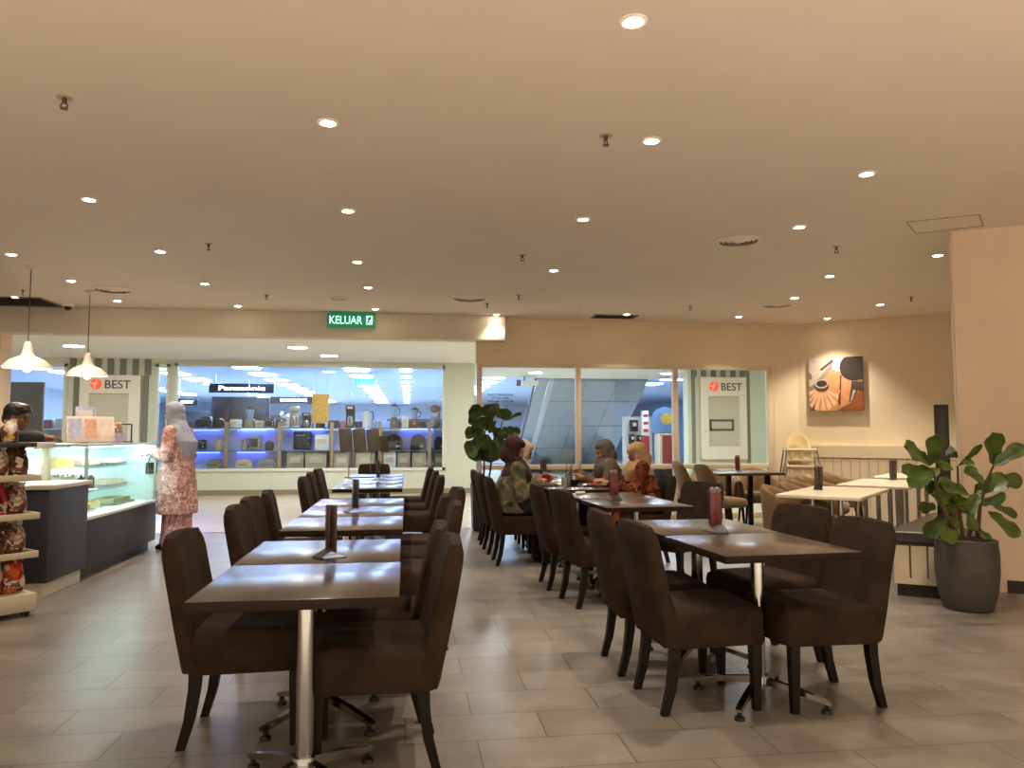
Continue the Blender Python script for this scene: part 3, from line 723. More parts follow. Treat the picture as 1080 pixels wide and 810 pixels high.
def round_pot(t):
    mb = MB(); mb.lathe([(0.001, 0.0), (0.15, 0.0), (0.165, 0.015), (0.195, 0.12), (0.212, 0.27), (0.213, 0.40), (0.205, 0.48), (0.208, 0.505), (0.192, 0.508), (0.185, 0.46), (0.001, 0.455)], seg=40, caps=False); mb.build('pot', M_POT, t)
    mb = MB(); rnd = random.Random(5); mb.ball((0, 0, 0.44), (0.184, 0.184, 0.05), 24, 10); mb.build('soil', mat('coir', '#7a5a35', 0.95, var=0.4, scale=40, bump=0.8, bscale=90), t)
def z7(x, y): return (880 + x * .2717, 440 + y * .2717)
RL = [((375, 185), (398, 68), 74), ((375, 185), (274, 112), 84), ((382, 205), (264, 212), 66), ((410, 200), (292, 262), 66), ((480, 190), (575, 112), 30), ((618, 185), (626, 66), 84), ((618, 188), (736, 108), 60),
      ((578, 258), (512, 190), 50), ((600, 240), (736, 248), 62), ((545, 290), (672, 238), 84), ((522, 300), (408, 252), 80), ((505, 325), (412, 338), 74), ((560, 330), (664, 312), 60), ((615, 345), (712, 380), 48),
      ((596, 365), (722, 462), 66), ((470, 385), (432, 480), 72), ((440, 375), (358, 458), 62), ((535, 425), (608, 472), 52), ((395, 345), (340, 352), 44), ((385, 245), (372, 298), 50), ((515, 350), (545, 440), 56), ((450, 285), (505, 345), 60),
      ((460, 200), (395, 180), 60), ((430, 150), (470, 130), 52), ((500, 180), (535, 165), 44), ((560, 300), (500, 372), 64), ((480, 330), (395, 300), 60)]
rl = []; rr = random.Random(4)
for (b, e, w) in RL:
    B_, E_ = z7(*b), z7(*e); rl.append((B_[0], B_[1], E_[0], E_[1], w * .2717, rr.uniform(-.06, .1), rr.uniform(-.16, .06)))
st = [[z7(500, 470) + (0,), z7(490, 400) + (0,), z7(482, 300) + (0,), z7(478, 190) + (0,)], [z7(520, 470) + (.03,), z7(540, 360) + (.03,), z7(550, 260) + (.03,)], [z7(555, 470) + (.0,), z7(565, 350) + (0,), z7(590, 250) + (-.02,), z7(620, 182) + (-.02,)], [z7(485, 470) + (-.05,), z7(420, 350) + (-.08,), z7(380, 200) + (-.08,)]]
fig('potted_fig_plant', 'fiddle leaf fig in a grey stoneware pot beside the pillar wall', (4.1, 5.25), 5.25, rl, st, round_pot, 1.0, 3)
# the darker fig behind the diners
def tall_pot(t):
    mb = MB(); mb.loft([[Vector((sx * w, sy * w, z)) for sx, sy in ((-1, -1), (1, -1), (1, 1), (-1, 1))] for w, z in ((0.13, 0.0), (0.16, 0.02), (0.18, 0.58), (0.18, 0.62), (0.155, 0.62), (0.15, 0.56))]); mb.build('pot', mat('charcoal_planter', '#2b2b2c', 0.55), t)
    mb = MB(); mb.box((0, 0, 0.55), (0.29, 0.29, 0.04)); mb.build('soil', mat('coir', '#7a5a35', 0.95, var=0.4, scale=40, bump=0.8, bscale=90), t)
def z4(x, y): return (460 + x * .2469, 340 + y * .2469)
LL = [((200, 470), (155, 352), 60), ((210, 440), (140, 395), 60), ((215, 440), (200, 360), 62), ((225, 420), (235, 350), 60), ((280, 410), (235, 352), 48), ((290, 420), (300, 368), 50), ((295, 420), (365, 388), 24), ((225, 400), (215, 455), 60), ((205, 470), (150, 440), 50),
      ((200, 480), (122, 468), 52), ((205, 490), (128, 560), 72), ((205, 510), (140, 580), 68), ((215, 510), (190, 590), 72), ((235, 500), (260, 590), 60), ((240, 470), (225, 430), 60), ((240, 460), (290, 500), 64), ((300, 450), (362, 470), 36), ((300, 460), (340, 510), 46),
      ((215, 500), (170, 490), 60), ((230, 520), (235, 600), 56), ((190, 450), (190, 400), 60), ((260, 480), (310, 470), 50), ((225, 480), (180, 540), 66), ((245, 490), (300, 540), 60)]
rl = []
for (b, e, w) in LL:
    B_, E_ = z4(*b), z4(*e); rl.append((B_[0], B_[1], E_[0], E_[1], w * .2469, rr.uniform(-.06, .1), rr.uniform(-.14, .08)))
st = [[z4(200, 760) + (0,), z4(205, 620) + (0,), z4(205, 480) + (0,), z4(230, 400) + (0,)], [z4(215, 760) + (.03,), z4(240, 560) + (.03,), z4(285, 420) + (.03,)]]
pp = aty(511, 557, 10.35)
M_LEAF2 = M_LEAF
fig('potted_fig_plant', 'dark fiddle leaf fig in a tall charcoal planter behind the seated diners', (pp.x, 10.35), 10.35, rl, st, tall_pot, 1.0, 8)

# ------------------------------------------------------------------ framed picture on the oblique wall
FR = [(0.18, 1.635), (0.945, 2.445)]
pc = K + W * 0.562 + WN * 0.012
t = thing('canvas_picture', 'square brown canvas picture on the cream corner wall', 'picture', (pc.x, pc.y, 2.04), math.atan2(W.y, W.x))
hw, hh = 0.383, 0.405
mb = MB(); mb.box((0, -0.03, 0), (hw * 2, 0.05, hh * 2), bev=0.004); mb.build('canvas', mat('canvas_base', '#8a7a68', 0.8, var=0.25, scale=5), t)
mb = MB(); cols = ['#a89c8e', '#6d5a4a', '#c98a5c', '#2c201a', '#e8d8c4', '#8f4a26', '#40342c', '#e0b48a', '#5a2a18', '#d8c8b8']
pm = [mat('picture_colour_%s' % c[1:], c, 0.75, var=0.15, scale=10) for c in cols]
def pg(i, pts, t_=0.001):
    mb.mi = i; pts = [(min(1, max(0, x)), min(1, max(0, y))) for x, y in pts]; mb.slab([(x * hw * 2 - hw, hh - y * hh * 2) for x, y in pts], (0, -0.0552 - t_, 0), (1, 0, 0), (0, 0, 1), 0.001)
def ell(cx, cy, rx, ry, n=22, a0=0, a1=360): return [(cx + rx * math.cos(math.radians(a0 + (a1 - a0) * k / n)), cy + ry * math.sin(math.radians(a0 + (a1 - a0) * k / n))) for k in range(n)]
pg(0, [(0, 0), (.48, 0), (.46, .08), (.1, .48), (0, .55)]); pg(6, [(.2, .22), (.46, .03), (.47, .08), (.25, .24)], .0016); pg(1, [(0, .25), (.05, .3), (.05, .4), (0, .4)], .0016)
pg(9, [(.46, .02), (.72, .0), (.6, .25), (.44, .2)], .0012); pg(2, [(.42, .22), (.62, .24), (.84, .45), (.78, .85), (.5, 1), (.12, 1), (.05, .62), (.38, .3)], .002)
pg(3, ell(.84, .2, .26, .25), .0026); pg(3, [(.7, .0), (1, 0), (1, .42), (.86, .44)], .0024); pg(5, [(.9, .62), (1, .6), (1, 1), (.6, 1), (.78, .85)], .0028); pg(6, [(.8, .45), (1, .48), (1, .66), (.9, .62), (.8, .85), (.74, .84)], .003); pg(0, [(.82, .62), (.87, .62), (.80, .82), (.76, .84)], .0036)
for k in range(8):
    a = math.radians(20 + 20 * k); a2 = math.radians(33 + 20 * k); c = (.24, .58)
    pg(7, [(c[0] + .12 * math.cos(a), c[1] + .1 * math.sin(a)), (c[0] + .12 * math.cos(a2), c[1] + .1 * math.sin(a2)), (c[0] + .38 * math.cos(a2), min(.99, c[1] + .42 * math.sin(a2))), (c[0] + .38 * math.cos(a), min(.99, c[1] + .42 * math.sin(a)))], .0032)
pg(6, ell(.24, .53, .14, .11), .004); pg(0, ell(.24, .49, .13, .085), .0046); pg(3, ell(.24, .485, .10, .062), .0052)
pg(8, [(.59, .34), (.62, .34), (.6, .62), (.57, .62)], .004); pg(8, [(.55, .72), (.6, .62), (.58, .92), (.54, .86)], .004); pg(4, [(.46, .2), (.58, .23), (.6, .27), (.46, .24)], .004)
mb.build('printed_image', pm, t)
# ------------------------------------------------------------------ high chairs in the corner
M_HC = mat('cream_plastic', '#e6d6ac', 0.4); M_HL = mat('grey_tube', '#8a8780', 0.4, 0.5)
def high_chair_proto(label):
    t = thing('high_chair', label, 'high chair', (0, 0, 0), 0, 'stacked high chairs in the corner')
    # sitter faces -Y
    mb = MB(); n = 17
    arch = [(0.175 * math.cos(a), 0.56 + 0.28 * math.sin(a)) for a in [PI * k / (n - 1) for k in range(n)]]
    inner = [(0.14 * math.cos(a), 0.56 + 0.24 * math.sin(a)) for a in [PI * k / (n - 1) for k in range(n)]]
    mb.loft([[Vector((x, 0.12 + 0.10 * (z - 0.5), z)), Vector((x, 0.15 + 0.10 * (z - 0.5), z)), Vector((u, 0.15 + .10 * (w - .5), w)), Vector((u, 0.12 + .10 * (w - .5), w))] for (x, z), (u, w) in zip(arch, inner)])
    mb.slab([(x, z) for x, z in inner], (0, 0.135, 0), (1, 0, 0), (0, 0.10, 1), -0.010)
    mb.build('backrest', M_HC, t)
    mb = MB()
    mb.loft([[Vector((0.20 * sx * f, y0 + dy, z)) for sx, y0 in ((-1, -0.17), (1, -0.17), (1, 0.17), (-1, 0.17))] for f, dy, z in ((0.78, 0, 0.42), (1.0, 0, 0.56), (1.08, 0, 0.57), (1.08, 0, 0.585), (0.95, 0, 0.585), (0.74, 0, 0.435))])
    mb.build('seat_shell', M_HC, t)
    mb = MB()
    for x in (-0.14, 0.0, 0.14): mb.box((x, -0.175, 0.50), (0.045, 0.018, 0.15), bev=0.006)
    mb.box((0, -0.18, 0.575), (0.42, 0.05, 0.035), bev=0.01); mb.box((0, -0.165, 0.425), (0.34, 0.04, 0.035), bev=0.01); mb.build('front_rim', M_HC, t)
    for sx in (-1, 1):
        for sy in (-1, 1):
            mb = MB(); mb.tube([(sx * 0.205, sy * 0.16, 0.60), (sx * 0.285, sy * 0.25, 0.0)], 0.0125, 10); l = mb.build('leg', M_HL, t)
            mb = MB(); mb.cyl((sx * 0.285, sy * 0.25, 0.0), (sx * 0.283, sy * 0.248, 0.03), 0.017, 0.015, 10); mb.build('foot', M_BLACK, l)
    return t
hc = high_chair_proto('cream plastic high chair at the bottom of the stack in the corner')
hc.location = (5.72, 10.68, 0.0); hc.rotation_euler = (0, 0, math.radians(-20))
dup(hc, (5.72, 10.68, 0.24), None, 'cream plastic high chair in the middle of the corner stack')
dup(hc, (5.72, 10.68, 0.48), None, 'topmost cream plastic high chair with arched back in the corner stack')

# ------------------------------------------------------------------ cake counter
M_CNT = mat('counter_slate', '#2c2e36', 0.5, var=0.08, scale=4); M_CTOP = mat('counter_top', '#cfc8b8', 0.3); M_BEIGE = mat('counter_beige', '#b3a78c', 0.45)
M_WLAM = mat('display_white', '#e9efec', 0.4)
# right: low slate base with the glass cake display
CX = -2.8
t = thing('display_counter', 'slate based glass cake display counter beside the customer in pink', 'display counter', (0, 0, 0))
mb = MB(); mb.box((CX - 0.38, 8.22, 0.31), (0.76, 1.94, 0.42), bev=0.004); mb.box((CX - 0.41, 8.22, 0.05), (0.68, 1.90, 0.10)); mb.build('base', M_CNT, t)
mb = MB(); mb.box((CX - 0.38, 8.22, 0.535), (0.78, 1.96, 0.03), bev=0.003); mb.build('deck', M_WLAM, t)
mb = MB(); mb.box((CX - 0.74, 8.22, 0.86), (0.03, 1.92, 0.62)); mb.build('back_panel', M_WLAM, t)
mb = MB(); mb.box((CX - 0.01, 8.22, 0.86), (0.008, 1.92, 0.61)); mb.build('front_glass', M_DGLASS, t)
mb = MB(); mb.box((CX - 0.38, 7.26, 0.86), (0.72, 0.008, 0.61)); mb.build('end_glass', M_DGLASS, t)
mb = MB(); mb.box((CX - 0.38, 9.18, 0.86), (0.72, 0.012, 0.61)); mb.build('end_panel', mat('display_end', '#d3e6e0', 0.3), t)
mb = MB(); mb.box((CX - 0.38, 8.22, 1.178), (0.78, 1.96, 0.022), bev=0.003); mb.build('top', mat('display_top', '#a9b3b2', 0.3, 0.4), t)
for z in (0.74, 0.96):
    mb = MB(); mb.box((CX - 0.42, 8.22, z), (0.56, 1.88, 0.010)); mb.build('glass_shelf', M_DGLASS, t)
for y in (7.275, 9.165): mb = MB(); mb.box((CX - 0.015, y, 0.86), (0.022, 0.022, 0.63)); mb.build('corner_post', M_STEEL, t)
mb = MB(); mb.box((CX - 0.14, 8.22, 1.162), (0.05, 1.8, 0.008)); mb.build('light_strip', glow('display_strip', '#d8fbff', 22), t)
mb = MB(); mb.box((CX - 0.70, 8.22, 0.948), (0.02, 1.8, 0.008)); mb.build('shelf_light', glow('display_strip', '#d8fbff', 22), t)
# left: taller slate front with a pale worktop and a glass case set back on it
t = thing('service_counter', 'tall slate service counter with pale worktop and beige topped glass case, left', 'counter', (0, 0, 0))
mb = MB(); mb.box((CX - 0.40, 6.88, 0.48), (0.84, 0.74, 0.72), bev=0.004); mb.build('body', M_CNT, t)
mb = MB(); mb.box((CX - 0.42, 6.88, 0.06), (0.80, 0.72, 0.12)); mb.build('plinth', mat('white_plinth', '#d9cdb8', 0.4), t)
mb = MB(); mb.box((CX - 0.39, 6.88, 0.862), (0.88, 0.76, 0.036), bev=0.003); mb.build('worktop', M_CTOP, t)
mb = MB(); mb.box((CX - 0.34, 6.88, 1.02), (0.008, 0.70, 0.28)); mb.build('front_glass', M_DGLASS, t)
mb = MB(); mb.box((CX - 0.80, 6.88, 1.02), (0.02, 0.70, 0.28)); mb.build('back_panel', M_WLAM, t)
mb = MB(); mb.box((CX - 0.55, 6.88, 1.185), (0.56, 0.76, 0.05), bev=0.004); mb.build('case_top', M_BEIGE, t)
mb = MB(); mb.box((CX - 0.32, 7.215, 1.02), (0.06, 0.07, 0.28), bev=0.004); mb.box((CX - 0.32, 6.54, 1.02), (0.06, 0.07, 0.28), bev=0.004); mb.build('post', M_BEIGE, t)
mb = MB(); mb.box((CX - 0.45, 6.88, 1.155), (0.05, 0.66, 0.008)); mb.build('light_strip', glow('display_strip', '#d8fbff', 22), t)
# cakes and pastries
CK = [mat('cake_cream', '#efe3c4', 0.6), mat('cake_yellow', '#e4c878', 0.6), mat('cake_white', '#f1ece4', 0.5), mat('cake_choc', '#4a2c1c', 0.5), mat('cake_pink', '#dcb4aa', 0.6), mat('cake_green', '#b9c48e', 0.6)]
def cake(loc, r, h, m, m2, label, slice_=True):
    t = thing('cake', label, 'cake', loc, 0, 'cakes in the glass display')
    mb = MB(); mb.lathe([(0.001, 0), (r + 0.03, 0), (r + 0.03, 0.006), (0.001, 0.006)], seg=28); mb.build('cake_board', M_WHITE, t)
    a1 = 300 if slice_ else 360; n = 26
    pts = ell(0, 0, r, r, n, 20, 20 + a1) + ([(0, 0)] if slice_ else [])
    mb = MB(); mb.prism(pts, 0.006, h); mb.build('sponge', m, t)
    mb = MB(); mb.prism([(x * 1.015, y * 1.015) for x, y in pts], h, h + 0.014)
    for k in range(10):
        a = math.radians(30 + a1 * k / 10.5); mb.ball((r * .8 * math.cos(a), r * .8 * math.sin(a), h + 0.02), (0.014, 0.014, 0.016), 8, 6)
    mb.build('icing', m2, t)
def tray(loc, w, d, m, label, n=6, rz=PI / 2):
    t = thing('pastry_tray', label, 'pastry tray', loc, rz, 'pastry trays in the glass display')
    mb = MB(); mb.box((0, 0, 0.006), (w, d, 0.008), bev=0.003)
    for s in (-1, 1): mb.box((s * w / 2, 0, 0.012), (0.008, d, 0.02)); mb.box((0, s * d / 2, 0.012), (w, 0.008, 0.02))
    mb.build('tray', M_STEEL, t)
    for k in range(n):
        x = -w / 2 + (k + 0.5) * w / n
        mb = MB(); mb.prism([(x - w / n * .38, -d * .36), (x + w / n * .38, -d * .36), (x + w / n * .2, d * .36), (x - w / n * .2, d * .36)], 0.010, 0.055); mb.prism([(x - w / n * .38, -d * .36), (x + w / n * .38, -d * .36), (x + w / n * .2, d * .36), (x - w / n * .2, d * .36)], 0.056, 0.066); mb.build('slice', m, t)
Z1, Z2, Z0 = 0.966, 0.746, 0.551
cake((CX - 0.36, 7.56, Z1), 0.12, 0.09, CK[1], CK[0], 'whole yellow cream cake on the top display shelf')
tray((CX - 0.36, 8.06, Z1), 0.46, 0.26, CK[4], 'tray of pink cake slices on the top display shelf')
tray((CX - 0.36, 8.66, Z1), 0.46, 0.26, CK[2], 'tray of white slices at the far end of the top shelf', 5)
cake((CX - 0.34, 7.62, Z2), 0.11, 0.13, CK[2], CK[0], 'tall white cake on the middle display shelf')
cake((CX - 0.34, 8.02, Z2), 0.11, 0.10, CK[3], CK[3], 'chocolate cake beside the tall white one, middle shelf')
tray((CX - 0.34, 8.62, Z2), 0.5, 0.26, CK[0], 'tray of cream slices on the middle display shelf', 7)
tray((CX - 0.30, 7.62, Z0), 0.5, 0.3, CK[1], 'tray of golden pastries on the display floor, near end', 5)
cake((CX - 0.34, 8.12, Z0), 0.13, 0.05, CK[0], CK[1], 'flat cheese cake on the display floor', False)
tray((CX - 0.30, 8.68, Z0), 0.5, 0.3, CK[5], 'tray of greenish pastries on the display floor, far end', 6)
tray((CX - 0.56, 7.06, 0.885), 0.28, 0.26, CK[4], 'tray of pink slices in the beige topped glass case', 5)
tray((CX - 0.56, 6.72, 0.885), 0.28, 0.26, CK[2], 'tray of white slices in the beige topped glass case', 5)
# price board and other things on the counter top
ztop = 1.19
t = thing('menu_board', 'leaning price board of paper menus on the cake display top', 'menu board', (CX - 0.38, 8.30, ztop), math.radians(34))
PAP = [mat('paper_menu', '#e3cfc0', 0.5, var=0.12, scale=18), mat('paper_menu_blue', '#b9b8d2', 0.5, var=0.2, scale=22), mat('paper_menu_peach', '#d9a58a', 0.5, var=0.2, scale=24)]
mb = MB(); mb.box((0, 0.0, 0.14), (0.44, 0.012, 0.27), rot=Euler((-0.28, 0, 0)), bev=0.003); mb.build('board', PAP[0], t)
for i, (x, z, w, h) in enumerate(((-0.14, .15, .12, .2), (-0.0, .15, .11, .2), (0.14, .15, .12, .2), (-.14, .09, .08, .05), (0.02, .19, .07, .06), (.14, .1, .08, .07))):
    mb = MB(); mb.box((x, -0.0085 - 0.0022 * (i > 2) + (z - .14) * 0.285, z), (w, 0.002, h), rot=Euler((-0.28, 0, 0))); mb.build('paper_sheet', PAP[(i + 1) % 3], t)
mb = MB(); mb.tube([(0, 0.035, 0.26), (0, 0.16, 0.0)], 0.006, 8); mb.build('strut', M_BLACK, t)
t = thing('card_stack', 'small upright blue and white card box behind the price board', 'box', (CX - 0.56, 8.62, ztop), 0.3)
mb = MB(); mb.box((0, 0, 0.19), (0.18, 0.10, 0.38), bev=0.003); mb.build('carton', PAP[1], t); mb = MB(); mb.box((0, -0.0515, 0.30), (0.14, 0.003, 0.08)); mb.build('printed_label', M_WHITE, t)
t = thing('basket', 'basket of wrapped biscuits on the cake display top', 'basket', (CX - 0.34, 8.72, ztop), 0.3)
mb = MB(); mb.loft([[Vector((sx * w, sy * w * .7, z)) for sx, sy in ((-1, -1), (1, -1), (1, 1), (-1, 1))] for w, z in ((.11, 0), (.14, .1), (.13, .1), (.10, .01))]); mb.build('basket_body', PAP[1], t)
rn = random.Random(2); mb = MB()
for k in range(14): mb.box((rn.uniform(-.1, .1), rn.uniform(-.06, .06), .10 + rn.uniform(0, .09)), (.07, .05, .03), rot=Euler((rn.uniform(-1, 1), rn.uniform(-1, 1), rn.uniform(-2, 2))), bev=.008)
b = mb.build('wrapped_biscuits', PAP[2], t); b['kind'] = 'stuff'
t = thing('tap_handle', 'black pump dispenser on the cake display top', 'dispenser', (CX - 0.50, 8.98, ztop), 0.2)
mb = MB(); mb.lathe([(0.001, 0), (.045, 0), (.045, .12), (.02, .16), (.012, .17), (.012, .24), (.02, .245), (.001, .25)], seg=18); mb.build('bottle', M_BLACK, t); mb = MB(); mb.box((.03, 0, .25), (.10, .02, .015), bev=.004); mb.build('pump', M_BLACK, t)
t = thing('card_reader', 'small black payment frame on the cake display top by the customer', 'stand', (CX - 0.30, 9.04, ztop), 0.1)
mb = MB()
for a, b in (((-.06, .0), (-.06, .2)), ((-.06, .2), (.06, .2)), ((.06, .2), (.06, .0))): mb.tube([(a[0], 0, a[1]), (b[0], 0, b[1])], .008, 8)
mb.build('frame', M_BLACK, t); mb = MB(); mb.box((0, 0, .006), (.15, .08, .012), bev=.003); mb.build('foot', M_BLACK, t)

# ------------------------------------------------------------------ snack rack at the left edge
RK = Vector((-2.95, 5.84, 0)); ra = math.radians(48)
t = thing('snack_rack', 'pale four tier snack rack at the left edge before the slate counter', 'rack', RK, ra)
M_RK = mat('rack_cream', '#c9bfa9', 0.5)
tiers = (0.16, 0.42, 0.69, 0.96)
mb = MB(); mb.box((0, 0, 0.10), (0.62, 0.40, 0.12), bev=0.004); mb.build('base_tray', M_RK, t)
for sx in (-1, 1):
    for sy in (-1, 1): mb = MB(); mb.lathe([(.025, .0), (.028, .02), (.025, .04)], c=(sx * .26, sy * .15, 0), seg=12); mb.build('castor', M_BLACK, t)
mb = MB(); mb.box((0, 0.19, 0.62), (0.60, 0.02, 1.14)); mb.build('back_panel', mat('rack_back', '#4f463d', 0.6), t)
for z in tiers[1:]:
    mb = MB(); mb.box((0, 0, z), (0.62, 0.40, 0.02), bev=0.003); mb.box((0, -0.195, z + 0.012), (0.62, 0.012, 0.045), bev=0.003)
    mb.box((0.305, 0, z + 0.012), (0.012, 0.40, 0.045), bev=0.003); mb.build('shelf', M_RK, t)
mb = MB()
for sx in (-1, 1): mb.box((sx * 0.295, 0.17, 0.63), (0.025, 0.025, 1.10))
mb.build('upright', M_RK, t)
# snack bags
BG = dict(red=pattern_mat('bag_red', '#9c2028', ['#7a161c', '#c9b9a8', '#3a1512', '#b02c30'], 28, .3), brown=pattern_mat('bag_brown', '#3a221a', ['#21140f', '#6d4a34', '#c4b39c', '#52301f'], 30, .3), clear=pattern_mat('bag_clear', '#8d7a68', ['#c9bcaa', '#4a3226', '#a89a8a', '#7a3a2a'], 34, .25), white=pattern_mat('bag_white', '#cfc6ba', ['#b9ab9a', '#7c2b26', '#e2dad0', '#6a5040'], 24, .3), orange=pattern_mat('bag_orange', '#b8452a', ['#8c2a1c', '#c9b39a', '#d0602e', '#5a2418'], 26, .3), yellow=mat('bag_yellow', '#cdb13c', 0.4, var=0.3, scale=14))
def bag_proto():
    t = thing('snack_bag', 'x', 'snack bag', (0, 0, 0))
    mb = MB(); rings = []
    for s, w, d in ((0, .055, .030), (.08, .066, .045), (.3, .070, .052), (.55, .066, .044), (.75, .055, .028), (.86, .045, .010), (.9, .05, .004), (1, .058, .003)):
        rings.append([Vector((w * math.copysign(abs(math.cos(a)) ** .6, math.cos(a)) + .004 * math.sin(5 * a + s * 9), d * math.copysign(abs(math.sin(a)) ** .8, math.sin(a)) + .003 * math.sin(3 * a + s * 14), s * .235)) for a in [2 * PI * k / 22 for k in range(22)]])
    mb.loft(rings); mb.build('pouch', BG['red'], t, 60)
    mb = MB(); mb.loft([[Vector((x, -.0555 + .0012 * (x / .04) ** 2 * 9 + (.012 if z > .1 else .008) * 0, z)) for x in (-.04, -.02, 0, .02, .04)] + [Vector((x, -.0535 + .0012 * (x / .04) ** 2 * 9, z)) for x in (.04, .02, 0, -.02, -.04)] for z in (.04, .09)]); mb.build('paper_label', BG['white'], t)
    return t
bag0 = bag_proto(); first = True
BL = [(0, -.20, -.05, 'orange', 'orange snack bag on the rack base tray, leftmost'), (0, -.06, -.05, 'clear', 'clear snack bag in the middle of the rack base tray'), (0, .08, -.05, 'white', 'white labelled snack bag on the rack base tray'), (0, .21, -.06, 'orange', 'orange snack bag at the right end of the base tray'),
      (1, -.20, -.06, 'white', 'white snack bag on the second tier from the floor, left'), (1, -.06, -.05, 'brown', 'brown snack bag on the second tier, second from left'), (1, .08, -.06, 'brown', 'brown snack bag on the second tier, second from right'), (1, .21, -.05, 'clear', 'clear snack bag on the second tier, right end'),
      (2, -.20, -.05, 'brown', 'brown snack bag on the third tier, left end'), (2, -.06, -.06, 'white', 'white snack bag on the third tier beside the red one'), (2, .08, -.06, 'red', 'red snack bag on the third tier from the floor'), (2, .21, -.05, 'clear', 'clear snack bag on the third tier, right end'),
      (3, -.20, -.05, 'red', 'red snack bag on the top tier, left end'), (3, -.06, -.05, 'brown', 'brown snack bag on the top tier, second from left'), (3, .08, -.06, 'clear', 'clear and brown snack bag on the top tier, second from right'), (3, .21, -.05, 'brown', 'brown snack bag on the top tier, right end')]
Rz = Matrix.Rotation(ra, 3, 'Z')
for i, (tr, x, y, c, lab) in enumerate(BL):
    o = bag0 if first else dup(bag0)
    first = False
    p = RK + Rz @ Vector((x, y, 0)); o.location = (p.x, p.y, (tiers[tr] + .0105) if tr else .162); o.rotation_euler = (0, 0, ra + random.uniform(-.25, .25)); tag(o, lab, 'snack bag', 'snack bags on the rack')
    if i: recolor(o, {'pouch': BG[c]})
recolor(bag0, {'pouch': BG['orange']})
# top of the rack: a red box and a bag with a yellow label
t = thing('snack_carton', 'dark red carton lying on top of the snack rack', 'carton', RK + Rz @ Vector((-.22, .0, 1.255)), ra)
mb = MB(); mb.box((0, .03, -.01), (.3, .26, .05), bev=.006); mb.build('carton', mat('carton_red', '#5c1820', 0.5, var=.3), t)
mb = MB(); mb.box((0, .03, .016), (.3, .05, .002)); mb.build('tape', M_BEIGE, t)
M_RK2 = mat('rack_dark', '#3c3530', 0.6)
t = bpy.data.objects['snack_rack']; mb = MB(); mb.box((0, 0.03, 1.205), (0.60, 0.34, 0.03), bev=.004); mb.build('top_shelf', M_RK2, t)
p = RK + Rz @ Vector((.16, -.04, 1.2205)); o = dup(bag0, (p.x, p.y, p.z - .0), ra - .4); o.scale = (.72, .72, .72); tag(o, 'pale bag with yellow label on top of the snack rack', None, 'snack bags on the rack'); recolor(o, {'pouch': BG['white'], 'paper_label': BG['yellow']})
p = RK + Rz @ Vector((.0, .05, 1.2205)); o = dup(bag0, (p.x, p.y, p.z), ra + .3, 'silver and dark bag on top of the snack rack', 'snack bags on the rack'); recolor(o, {'pouch': BG['clear'], 'paper_label': BG['brown']})

# ------------------------------------------------------------------ meal on the diners' tables
M_CHINA = mat('white_china', '#e2dcd0', 0.25); M_FOOD = mat('food_red', '#8d2c1c', 0.5, var=.4, scale=30); M_FOOD2 = mat('food_brown', '#5b3b22', 0.6, var=.4, scale=30)
def plate(x, y, r, food, lab):
    t = thing('plate', lab, 'plate', (x, y, .75), 0, "plates on the diners' tables")
    mb = MB(); mb.lathe([(.001, .003), (r * .55, .0), (r * .6, .004), (r, .018), (r, .021), (r * .6, .009), (.001, .007)], seg=32, caps=False); mb.build('dish', M_CHINA, t)
    mb = MB(); rn = random.Random(int(x * 100))
    for k in range(7): mb.ball((rn.uniform(-.4, .4) * r, rn.uniform(-.4, .4) * r, .018), (.03, .026, .014), 10, 6)
    b = mb.build('food', food, t); b['kind'] = 'stuff'
plate(1.90, 7.72, .13, M_FOOD, 'white plate with red food before the woman in the cream headscarf')
plate(1.46, 7.85, .12, M_FOOD2, 'white plate before the woman in the maroon headscarf')
plate(1.92, 8.55, .12, M_FOOD, 'white plate before the woman in the grey headscarf')
plate(1.46, 8.62, .12, M_FOOD2, 'white plate before the woman in the pale headscarf')
def tumbler(x, y, h, m, lab, straw=True, r=.034):
    t = thing('drinking_glass', lab, 'glass', (x, y, .75), 0, "drinks on the diners' tables")
    mb = MB(); mb.lathe([(.001, .004), (r * .8, .0), (r, h), (r - .003, h), (r * .8 - .003, .008), (.001, .008)], seg=20, caps=False); mb.build('glass_body', M_DGLASS, t)
    mb = MB(); mb.lathe([(.001, .010), (r * .8 - .004, .010), (r * .93 - .004, h * .68), (.001, h * .68)], seg=20, caps=False); mb.build('drink', m, t)
    if straw: mb = MB(); mb.tube([(0, 0, .012), (.03, 0, h + .08)], .004, 8); mb.build('straw', mat('dark_straw', '#2a2522', .4), t)
MD1 = mat('milky_drink', '#b9b09c', .2); MD2 = mat('tea', '#6b3a1d', .2); MD3 = mat('water_drink', '#8f9690', .1)
tumbler(1.56, 7.62, .15, MD1, 'tall milky iced drink nearest in the middle of the diners\' table')
tumbler(1.64, 7.80, .16, MD3, 'tall clear drink with a dark straw on the diners\' table')
tumbler(1.74, 8.20, .15, MD2, 'glass of tea beyond the clear drink on the diners\' table')
tumbler(1.60, 8.95, .14, MD3, 'glass of water at the far end of the diners\' table', False)
t = thing('mug', 'red mug on the diners\' table before the maroon headscarf', 'mug', (1.47, 8.15, .75), .5)
mb = MB(); mb.lathe([(.001, .0), (.042, .0), (.045, .01), (.045, .1), (.041, .1), (.04, .012), (.001, .01)], seg=24, caps=False); mb.build('cup', mat('mug_red', '#a02a20', .3), t)
mb = MB(); mb.tube([(.044, 0, .085), (.075, 0, .08), (.078, 0, .04), (.044, 0, .025)], .007, 8); mb.build('handle', mat('mug_red', '#a02a20', .3), t)
